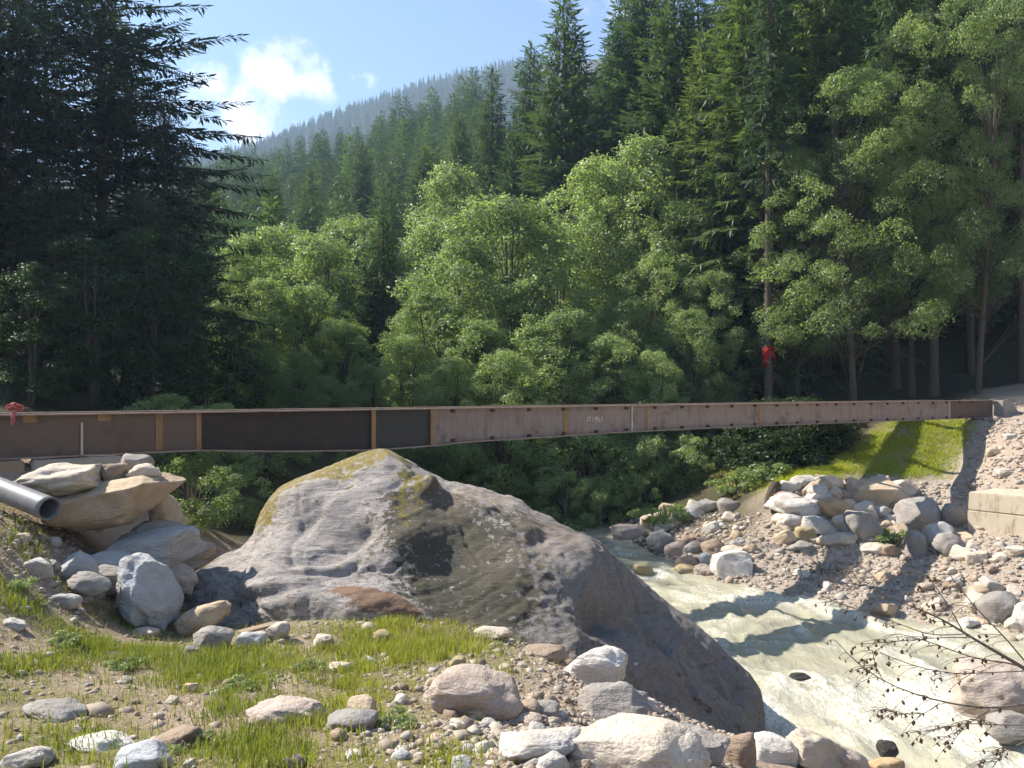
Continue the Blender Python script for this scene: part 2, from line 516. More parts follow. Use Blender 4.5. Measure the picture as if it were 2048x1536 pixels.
ctrl += [(0, 0, -1.6), (-5, 0, -1.3), (3.2, 0, -2.6), (0, -8, -1.2), (-12, -8, -.6), (4, 4, -3.7), (6.3, 6.3, -3.9), (6.5, 2, -3.4), (9, 4, -4.6), (8, -6, -4),
         (-10, 8, -.9), (-12, 4, -.6), (-10, 14, -1.05), (-8.4, 14.6, -1.1), (-14, 14, -.8), (-9, 18, -1.6), (-12, 20, -.6), (-15, 25, 0), (-12, 28, -.6), (-16, 35, .5), (-22, 30, 1),
         (-30, 40, 4), (-25, 20, 1), (-6, 20, -3.6), (-7.8, 20, -3.2), (-5, 24, -4.2), (-4, 17, -4.4), (-5.5, 15, -3.6), (-3, 20, -5.0), (-7, 28, -3.2), (-2.5, 30, -5.1), (-8, 36, -2.7), (-4, 42, -4.2), (-9.7, 25, -2.2),
         (0.5, 16.5, -5.2), (3.2, 15.5, -6.0)]
bed = [(1.9, 40), (3.5, 33), (4.2, 28), (5, 25), (6.3, 21), (7.2, 18), (7.4, 15), (7.6, 12), (6.2, 11.5), (9, 10), (11, 6), (12.5, 0), (-0.5, 46), (-4, 54), (-10, 64), (-18, 76), (1.0, 30), (1.8, 24), (3.4, 20), (4.9, 16), (10, 16), (9.5, 19.5), (4.6, 12.8)]
for x, y in bed: ctrl.append((x, y, float(wz(y)) - 0.55))
for x, y in [(4.9, 33), (5.9, 28.6), (6.1, 26.3), (8.8, 24.3), (10.3, 22.3), (12.4, 20.3), (12.8, 16), (13, 11), (14.5, 5), (-1.6, 36), (4.2, 40), (2.6, 47), (-2.6, 45)]:
    ctrl.append((x, y, float(wz(y)) + 0.12))
ctrl += [(16, 20, -4.5), (16, 14, -5), (17, 8, -4.6), (20, 20, -3), (22, 10, -3), (25, 25, -1.2), (30, 30, 0), (28, 5, -2),
         (-30, 100, 1), (-60, 150, 6), (-110, 230, 14), (10, 60, 0.5), (16, 60, 3), (22, 80, 12), (5, 80, 5), (-6, 92, 5), (40, 70, 14), (60, 60, 20), (40, 110, 36), (0, 120, 20), (-20, 120, 11), (-32, 150, 24), (20, 150, 42), (-10, 180, 48), (-45, 190, 41),
         (-44, 225, 60), (-12, 225, 66), (-79, 240, 56), (-112, 245, 48), (20, 225, 78), (70, 200, 95), (-100, 215, 40), (-40, 300, 45), (0, 300, 55), (-100, 300, 45), (80, 300, 100),
         (-60, 60, 13), (-50, 90, 8), (-90, 100, 22), (-150, 150, 45), (-200, 250, 75), (-300, 300, 100), (300, 300, 200), (-150, 420, 80), (0, 420, 120), (-60, 420, 105),
         (-101, 500, 100), (0, 500, 120), (100, 500, 150), (-240, 500, 90), (-202, 1000, 350), (-110, 1000, 379), (0, 1000, 404), (120, 1000, 424), (-280, 1000, 306), (-420, 1000, 215), (-800, 900, 260), (800, 900, 380), (-450, 500, 150), (450, 500, 240), (-900, 150, 220), (900, 150, 280), (0, 1350, 250), (-900, 1400, 250), (900, 1400, 250),
         (60, 0, 4), (-60, 0, 9), (0, -40, -1), (60, -60, 8), (-60, -60, 8), (0, -120, 5), (500, -120, 120), (-500, -120, 100), (150, 50, 60), (-150, 40, 40)]
C = np.array(ctrl)
cc = 1.2


def phi(r2): return np.sqrt(r2 + cc * cc)


D2 = ((C[:, None, :2] - C[None, :, :2]) ** 2).sum(-1)
A = np.zeros((len(C) + 1, len(C) + 1)); A[:-1, :-1] = phi(D2) - 0.02 * np.eye(len(C)); A[-1, :-1] = 1; A[:-1, -1] = 1
W = np.linalg.lstsq(A, np.concatenate([C[:, 2], [0]]), rcond=None)[0]


def H0(x, y):
    x = np.asarray(x, float); y = np.asarray(y, float)
    sh = x.shape; xf = x.ravel(); yf = y.ravel()
    out = np.empty(len(xf))
    for i in range(0, len(xf), 20000):
        s = slice(i, i + 20000)
        out[s] = phi((xf[s, None] - C[None, :, 0]) ** 2 + (yf[s, None] - C[None, :, 1]) ** 2) @ W[:-1] + W[-1]
    return out.reshape(sh)


def H(x, y):
    x = np.asarray(x, float); y = np.asarray(y, float)
    d = np.hypot(x, y - 12)
    z = H0(x, y)
    a = 0.05 + 0.10 * sstep(10, 40, d) + 1.5 * sstep(60, 300, d)
    f = 1.1 - 1.0 * sstep(30, 200, d)
    z = z + a * fbm(col3(x * 0.9, y * 0.9), 3, 3) * 0.5 + 0.03 * fbm(col3(x * 3.5, y * 3.5), 3, 9) * (1 - sstep(40, 90, d)) + sstep(60, 250, d) * 2.0 * fbm(col3(x * 0.03, y * 0.03), 3, 5)
    return z


def Hs(x, y): return float(H(np.array([x]), np.array([y]))[0])


def ground_hit(px, py, y0=4.0, y1=60.0):
    Y = np.linspace(y0, y1, 900)
    x = (px - 1024) / F * Y; z = (HOR - py) / F * Y
    g = H(x, Y)
    k = np.argmax(z <= g)
    return float(Y[k]) if (z <= g).any() else y1


nx, ny = 320, 370
u = np.linspace(-1, 1, nx); bx = math.asinh(1050 / 6.0)
gx = 6 * np.sinh(u * bx)
v0 = math.asinh((-120 - 12) / 7.0); v1 = math.asinh((1450 - 12) / 7.0)
gy = 12 + 7 * np.sinh(np.linspace(v0, v1, ny))
GX, GY = np.meshgrid(gx, gy)
GZ = H(GX, GY)


def img(x, y, z):
    y = np.maximum(y, 0.5)
    return 1024 + x / y * F, HOR - z / y * F


IPX, IPY = img(GX, GY, GZ)


def blob(px, py, cx, cy, rx, ry):
    return np.exp(-(((px - cx) / rx) ** 2 + ((py - cy) / ry) ** 2))


def bank_line(x, y):            # signed: right bank side
    return x - np.interp(y, [-20, 0, 12, 18, 22, 26, 30, 40, 60], [13, 13, 12.5, 11.5, 9.5, 6.0, 5.0, 3.5, -6])


def masks(x, y, z):
    nz_ = fbm(col3(x * 0.45, y * 0.45), 4, 21)
    right = bank_line(x, y)
    # forest floor : beyond the bridge
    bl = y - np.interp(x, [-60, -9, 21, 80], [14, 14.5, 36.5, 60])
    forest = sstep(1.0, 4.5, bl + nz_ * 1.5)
    gravel = sstep(-1.5, 0.5, right) * (1 - forest)
    # grass triangle on the far bank, under the bridge end
    ipx, ipy = img(x, y, z)
    tri = sstep(960, 940, ipy + nz_ * 6) * sstep(835, 842, ipy) * sstep(-20, 20, (ipx - (1640 + (945 - ipy) * 1.35)) ) * sstep(1965, 1935, ipx + nz_ * 12 + (ipy - 850) * 0.5)
    tri = tri * (y > 20) * (y < 45)
    strip = np.clip(1.4 * blob(ipx, ipy, 1555, 952, 105, 20), 0, 1) * (y > 25) * (y < 45)
    fg = (right < -6) * (y < 13.5) * sstep(1080, 960, ipx) * sstep(-0.35, 0.35, nz_ + 0.1)
    grass = np.clip(tri + strip + fg * 0.8, 0, 1)
    dirt = sstep(1940, 1975, ipx) * (y > 16) * (y < 40) * (1 - forest) * (1 - tri)
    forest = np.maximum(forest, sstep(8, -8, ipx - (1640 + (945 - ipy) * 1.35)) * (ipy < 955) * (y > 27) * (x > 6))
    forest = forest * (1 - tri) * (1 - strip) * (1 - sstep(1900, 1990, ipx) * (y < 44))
    return dict(gravel=gravel, forest=np.clip(forest, 0, 1), grass=grass, dirt=dirt)


mk = masks(GX, GY, GZ)
i = np.arange(ny - 1)[:, None] * nx; j = np.arange(nx - 1)[None, :]
Q = np.stack([i + j, i + j + 1, i + nx + j + 1, i + nx + j], -1).reshape(-1, 4)
me = make_mesh('ground', col3(GX, GY, GZ).reshape(-1, 3), Q, MATS['ground_soil'], True, {k: a.ravel() for k, a in mk.items()})
add('ground', me, kind='structure')

# ------------------------------------------------------------------ water
cl = np.array([(14, -25), (11.5, 0), (9.3, 8), (8.0, 13), (7.0, 18), (5.6, 22), (3.9, 26), (2.6, 31), (1.6, 38), (-0.5, 46), (-4, 54), (-10, 64), (-18, 76), (-30, 100)], float)
s = np.concatenate([[0], np.cumsum(np.hypot(*np.diff(cl, axis=0).T))])
ss = np.arange(0, s[-1], 0.13)
cx = np.interp(ss, s, cl[:, 0]); cy = np.interp(ss, s, cl[:, 1])
k = np.ones(31) / 31
cx = np.convolve(np.pad(cx, 15, 'edge'), k, 'valid'); cy = np.convolve(np.pad(cy, 15, 'edge'), k, 'valid')
tx = np.gradient(cx); ty = np.gradient(cy); L = np.hypot(tx, ty); tx /= L; ty /= L
aw = np.linspace(-1, 1, 110)
wid = np.interp(cy, [-30, 8, 15, 22, 30, 40, 110], [5, 5.4, 6.6, 6.6, 5.2, 4.6, 4.2])
WX = cx[:, None] + ty[:, None] * aw[None] * wid[:, None]
WY = cy[:, None] - tx[:, None] * aw[None] * wid[:, None]
S2 = np.broadcast_to(ss[:, None], WX.shape); A2 = aw[None] * wid[:, None]
near = 1 - 0.75 * sstep(20, 32, WY)
nA = fbm(col3(A2 * 0.55 + 3, S2 * 0.30), 4, 40); nB = fbm(col3(A2 * 1.6, S2 * 0.9), 4, 44)
ridge = 1 - np.abs(fbm(col3(A2 * 0.5, S2 * 0.55 + 0.25 * A2), 3, 50))
wA = A2 + 0.6 * fbm(col3(A2 * .5, S2 * .4), 2, 57); wS = S2 + 0.6 * fbm(col3(A2 * .5 + 9, S2 * .4), 2, 58)
rid2 = (1 - np.abs(fbm(col3(wA * 1.1, wS * 0.75), 4, 53, 0.55))) ** 3
WZ = wz(WY) + near * (0.10 * nA + 0.05 * nB + 0.09 * (ridge ** 3 - 0.4) + 0.12 * (rid2 - .4))
foam = np.clip(sstep(0.75, 1.0, rid2) * 0.5 * sstep(-.3, .5, nA) + sstep(0.85, 1.0, ridge) * 0.35 + sstep(0.3, 0.8, nB) * 0.4 + blob(WX, WY, 8.3, 15.6, 2.6, 1.5) * 0.9 + blob(WX, WY, 7.2, 23.2, 2.2, 0.9) * .6, 0, 1) * near
for (fx, fy, fY, fr) in [(1775, 1512, 12.75, .45), (1600, 1364, 16.7, .5), (1286, 1150, 26.5, .7), (1940, 1450, 14.6, 1.0), (2000, 1480, 13.6, .8), (1470, 1330, 15.3, .8), (1530, 1440, 14.3, .7)]:
    q_ = P(fx, fy, fY); dd_ = np.hypot(WX - q_[0], WY - q_[1]); foam = np.maximum(foam, np.exp(-((dd_ - fr * .8) / (fr * .45)) ** 2) * .9 * (WY < q_[1] + fr * .6))
foam = np.maximum(foam, np.exp(-((bank_line(WX, WY) + .9) / .45) ** 2) * .6 * sstep(-.2, .5, nB))
foam = np.clip(foam, 0, 1)
nw, nsn = len(aw), len(ss)
i = np.arange(nsn - 1)[:, None] * nw; j = np.arange(nw - 1)[None, :]
Q = np.stack([i + j, i + j + 1, i + nw + j + 1, i + nw + j], -1).reshape(-1, 4)
me = make_mesh('water', col3(WX, WY, WZ).reshape(-1, 3), Q[:, ::-1], MATS['water'], True, {'foam': foam.ravel()})
add('water', me, kind='structure')

# ------------------------------------------------------------------ the great boulder
sil = np.array([(346, 1262), (350, 1235), (365, 1182), (395, 1142), (440, 1112), (480, 1094), (505, 1068), (516, 1032), (535, 1000), (560, 976), (600, 956), (650, 936), (700, 916), (738, 901), (765, 896), (795, 910), (850, 945), (900, 966),
                (960, 977), (1030, 1000), (1100, 1040), (1160, 1075), (1220, 1115), (1280, 1163), (1330, 1200), (1400, 1253), (1450, 1298), (1500, 1345), (1522, 1380), (1531, 1425), (1533, 1462)], float)
nb, nf, nk = 360, 190, 60
# columns spread evenly along the outline
dl = np.concatenate([[0], np.cumsum(np.hypot(*np.diff(sil, axis=0).T))])
q = np.linspace(0, dl[-1], nb)
bpx = np.interp(q, dl, sil[:, 0]); btop = np.interp(q, dl, sil[:, 1])
ker = np.ones(7) / 7
btop = np.convolve(np.pad(btop, 3, 'edge'), ker, 'valid')
Yc = np.interp(bpx, [346, 520, 765, 1000, 1300, 1533], [12.9, 14.6, 15.5, 15.4, 15.0, 14.3])
fpy = np.interp(bpx, [346, 450, 600, 700, 850, 980, 1060, 1150, 1250, 1300, 1400, 1500, 1533], [1275, 1280, 1285, 1280, 1285, 1300, 1320, 1335, 1400, 1440, 1470, 1490, 1495])
Yf = np.interp(bpx, [346, 600, 1000, 1150, 1300, 1400, 1500, 1533], [12.3, 11.2, 11.0, 10.9, 11.8, 12.4, 13.4, 13.9])
t = np.linspace(0, 1, nf) ** 1.15
prof = np.sin(t * np.pi / 2) ** 0.85
front_Y = Yc[:, None] - (Yc - Yf)[:, None] * prof[None]
zc = (HOR - btop) / F * Yc; zf = (HOR - fpy) / F * Yf - 0.35
front_Z = zc[:, None] + (zf - zc)[:, None] * t[None]
# stay on the column's pixel ray while following the depth profile
front_X = (bpx[:, None] - 1024) / F * front_Y
tb = np.linspace(0, 1, nk)[1:]
back_Y = Yc[:, None] + 2.8 * np.sin(tb * np.pi / 2)[None]
back_Z = zc[:, None] + (-6.6 - zc)[:, None] * (tb ** 1.7)[None]
back_X = ((bpx - 1024) / F * Yc)[:, None] + 0 * back_Y
X = np.concatenate([back_X[:, ::-1], front_X], 1); Yb = np.concatenate([back_Y[:, ::-1], front_Y], 1); Z = np.concatenate([back_Z[:, ::-1], front_Z], 1)
BP = np.stack([X, Yb, Z], -1)
du = np.gradient(BP, axis=0); dv = np.gradient(BP, axis=1)
nrm = np.cross(dv, du); nrm /= np.linalg.norm(nrm, axis=-1)[..., None] + 1e-9
flip = np.where(nrm[..., 2].mean() < 0, -1, 1); nrm *= flip
bx_, by_ = img(BP[..., 0], BP[..., 1], BP[..., 2])
isf = np.zeros(BP.shape[:2]); isf[:, nk - 1:] = 1
edge = np.concatenate([np.zeros(nk - 1), sstep(0.0, 0.12, t)])[None] * sstep(0, 18, np.arange(nb))[:, None] * sstep(0, 14, np.arange(nb)[::-1])[:, None]


def seg(px, py, x0, y0, x1, y1, w):
    dx, dy = x1 - x0, y1 - y0
    tt = np.clip(((px - x0) * dx + (py - y0) * dy) / (dx * dx + dy * dy), 0, 1)
    return np.exp(-((px - x0 - tt * dx) ** 2 + (py - y0 - tt * dy) ** 2) / w ** 2)


disp = np.zeros(BP.shape[:2])
for (a, b, rx, ry, d) in [(940, 1180, 150, 110, -0.38), (660, 1055, 120, 45, -0.28), (560, 1190, 130, 45, 0.30), (500, 1150, 60, 60, 0.12), (620, 985, 80, 30, 0.18),
                          (1200, 1245, 36, 26, -0.30), (1130, 1140, 150, 60, 0.30), (1280, 1330, 90, 60, 0.22), (720, 1130, 120, 40, -0.18), (840, 1060, 60, 40, 0.2), (760, 1225, 80, 40, 0.22)]:
    disp += isf * d * blob(bx_, by_, a, b, rx, ry)
for (x0, y0, x1, y1, w, d) in [(780, 925, 850, 985, 22, 0.22), (850, 985, 1040, 1085, 26, 0.20), (560, 1110, 740, 1040, 16, -0.16), (520, 1160, 700, 1110, 14, -0.12), (1180, 1210, 1330, 1290, 18, -0.16), (1100, 1060, 1420, 1290, 22, 0.10), (1390, 1290, 1480, 1400, 12, -0.12), (830, 940, 900, 975, 12, -0.14), (690, 960, 600, 1030, 14, -0.10), (440, 1225, 640, 1180, 12, -0.10), (880, 1000, 960, 1110, 4, -0.035), (600, 1000, 560, 1130, 4, -0.05), (1150, 1090, 1300, 1260, 5, -0.08), (1250, 1180, 1420, 1420, 5, -0.08), (1330, 1230, 1500, 1420, 4, -0.06), (640, 1140, 840, 1090, 4, -0.06), (430, 1140, 560, 1240, 4, -0.05)]:
    disp += isf * d * seg(bx_ + 9 * fbm(BP * 1.7, 3, 88), by_ + 9 * fbm(BP * 1.7, 3, 89), x0, y0, x1, y1, w)
disp += 0.13 * fbm(BP * np.array([0.55, 0.55, 0.7]), 4, 60, 0.42)
# foliation: thin layers dipping to the left
fa = BP[..., 2] * 2.6 - BP[..., 0] * 0.75 + BP[..., 1] * 0.3
disp += 0.020 * fbm(np.stack([fa * 2.6, BP[..., 0] * 0.35, BP[..., 1] * 0.35], -1), 5, 64, 0.6)
disp += 0.016 * fbm(BP * 6.0, 4, 66, 0.6)
sl_ = BP[..., 0] * 0.62 - BP[..., 2] * 0.78
rt_ = sstep(960, 1100, bx_) * isf
disp += rt_ * (0.07 * fbm(np.stack([sl_ * 0.5, (BP[..., 0] * .78 + BP[..., 2] * .62) * 2.2, BP[..., 1] * 1.2], -1), 4, 81, 0.5) + 0.03 * fbm(BP * 3.2, 4, 83, 0.6))
BP2 = BP + nrm * (disp * (0.25 + 0.75 * np.where(isf > 0, edge, 1)))[..., None]
no = fbm(BP * 0.9, 4, 70); nof = fbm(BP * 3.0, 4, 75)
crest = np.concatenate([np.exp(-((tb[::-1]) / 0.25) ** 2), np.exp(-(t / 0.09) ** 2)])[None]
moss = np.clip(crest * blob(bx_, 0, 640, 0, 150, 1) * 1.9 + isf * (blob(bx_, by_, 815, 990, 38, 60) + blob(bx_, by_, 755, 915, 50, 18) + 0.8 * blob(bx_, by_, 1010, 1005, 50, 20) + 0.8 * blob(bx_, by_, 530, 1020, 18, 45) + 0.35 * blob(bx_, by_, 650, 945, 110, 18)) + nof * 0.3 - 0.18, 0, 1)
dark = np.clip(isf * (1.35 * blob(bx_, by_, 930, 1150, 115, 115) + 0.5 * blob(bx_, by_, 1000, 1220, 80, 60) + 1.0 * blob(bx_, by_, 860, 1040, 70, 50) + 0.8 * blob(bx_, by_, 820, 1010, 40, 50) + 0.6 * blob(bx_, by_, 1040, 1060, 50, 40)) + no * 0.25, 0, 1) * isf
grey = np.clip(sstep(960, 1120, bx_ + no * 60 + (by_ - 1150) * 0.3), 0, 1)  # mask of the right flank, whose shade is painted into the rock
red = np.clip(isf * (blob(bx_, by_, 940, 1000, 90, 40) + 0.6 * blob(bx_, by_, 1120, 1060, 110, 40) + 0.8 * blob(bx_, by_, 1080, 1110, 100, 30)) + no * 0.2, 0, 1)
soil = np.clip(isf * (1.5 * blob(bx_, by_, 775, 1215, 75, 32) + 0.9 * blob(bx_, by_, 700, 1190, 45, 16)) + no * 0.2 - 0.1, 0, 1)
nr = BP.shape[1]
i = np.arange(nb - 1)[:, None] * nr; j = np.arange(nr - 1)[None, :]
Q = np.stack([i + j, i + j + 1, i + nr + j + 1, i + nr + j], -1).reshape(-1, 4)
if flip < 0: Q = Q[:, ::-1]
caps = []
for row in (0, nb - 1):
    base = row * nr
    caps += [[base, base + a, base + a + 1] for a in range(1, nr - 1)]
me = make_mesh('boulder', BP2.reshape(-1, 3), [Q, np.array(caps)], MATS['boulder_rock'], True,
               {k: a.ravel() for k, a in dict(moss=moss, dark=dark, grey=grey, red=red, soil=soil).items()})
add('boulder', me, label='huge grey boulder with mossy peak, under the middle of the steel bridge', cat='boulder')

# ------------------------------------------------------------------ stones
import bmesh


def ico(sub):
    bm = bmesh.new(); bmesh.ops.create_icosphere(bm, subdivisions=sub, radius=1.0)
    V = np.array([v.co[:] for v in bm.verts]); Fa = np.array([[v.index for v in f.verts] for f in bm.faces]); bm.free()
    return V, Fa


ICO = {k: ico(k) for k in (2, 3, 4, 5)}


def rock_mesh(seed, sub=4, cuts=8, ang=0.7, rough=0.10, sq=0.0):
    r = np.random.default_rng(seed)
    V, Fa = ICO[sub]; V = V.copy()
    if sq > 0:      # squarer block
        V = np.sign(V) * np.abs(V) ** (1 - sq); V /= np.abs(V).max()
    V = V * (1 + 0.22 * fbm(V * 0.9 + seed * 3.1, 2, seed))[:, None]
    for k in range(cuts):
        n = r.normal(size=3); n /= np.linalg.norm(n)
        d = V @ n; lim = r.uniform(ang, 0.95) * d.max()
        over = d > lim
        V[over] -= np.outer((d[over] - lim) * 0.985, n)
    V = V * (1 + rough * fbm(V * 2.6 + seed, 4, seed + 5, 0.55))[:, None]
    V = V + 0.018 * fbm(V * 9 + seed, 3, seed + 8)[:, None] * V
    mn, mx = V.min(0), V.max(0)
    V = (V - (mn + mx) / 2) / ((mx - mn) / 2)
    return make_mesh('stone', V, Fa, MATS['granite'], True)


CREAM = (0.60, 0.53, 0.44); PALE = (0.54, 0.52, 0.49); BLUE = (0.46, 0.475, 0.49); TAN = (0.54, 0.43, 0.31); GREY = (0.34, 0.32, 0.30)
PINK = (0.52, 0.435, 0.375); DARK = (0.10, 0.095, 0.09); BROWN = (0.36, 0.28, 0.215); WHITE = (0.66, 0.63, 0.59); ORANGE = (0.52, 0.37, 0.22); OCHRE = (0.40, 0.33, 0.19); WET = (0.045, 0.043, 0.042)

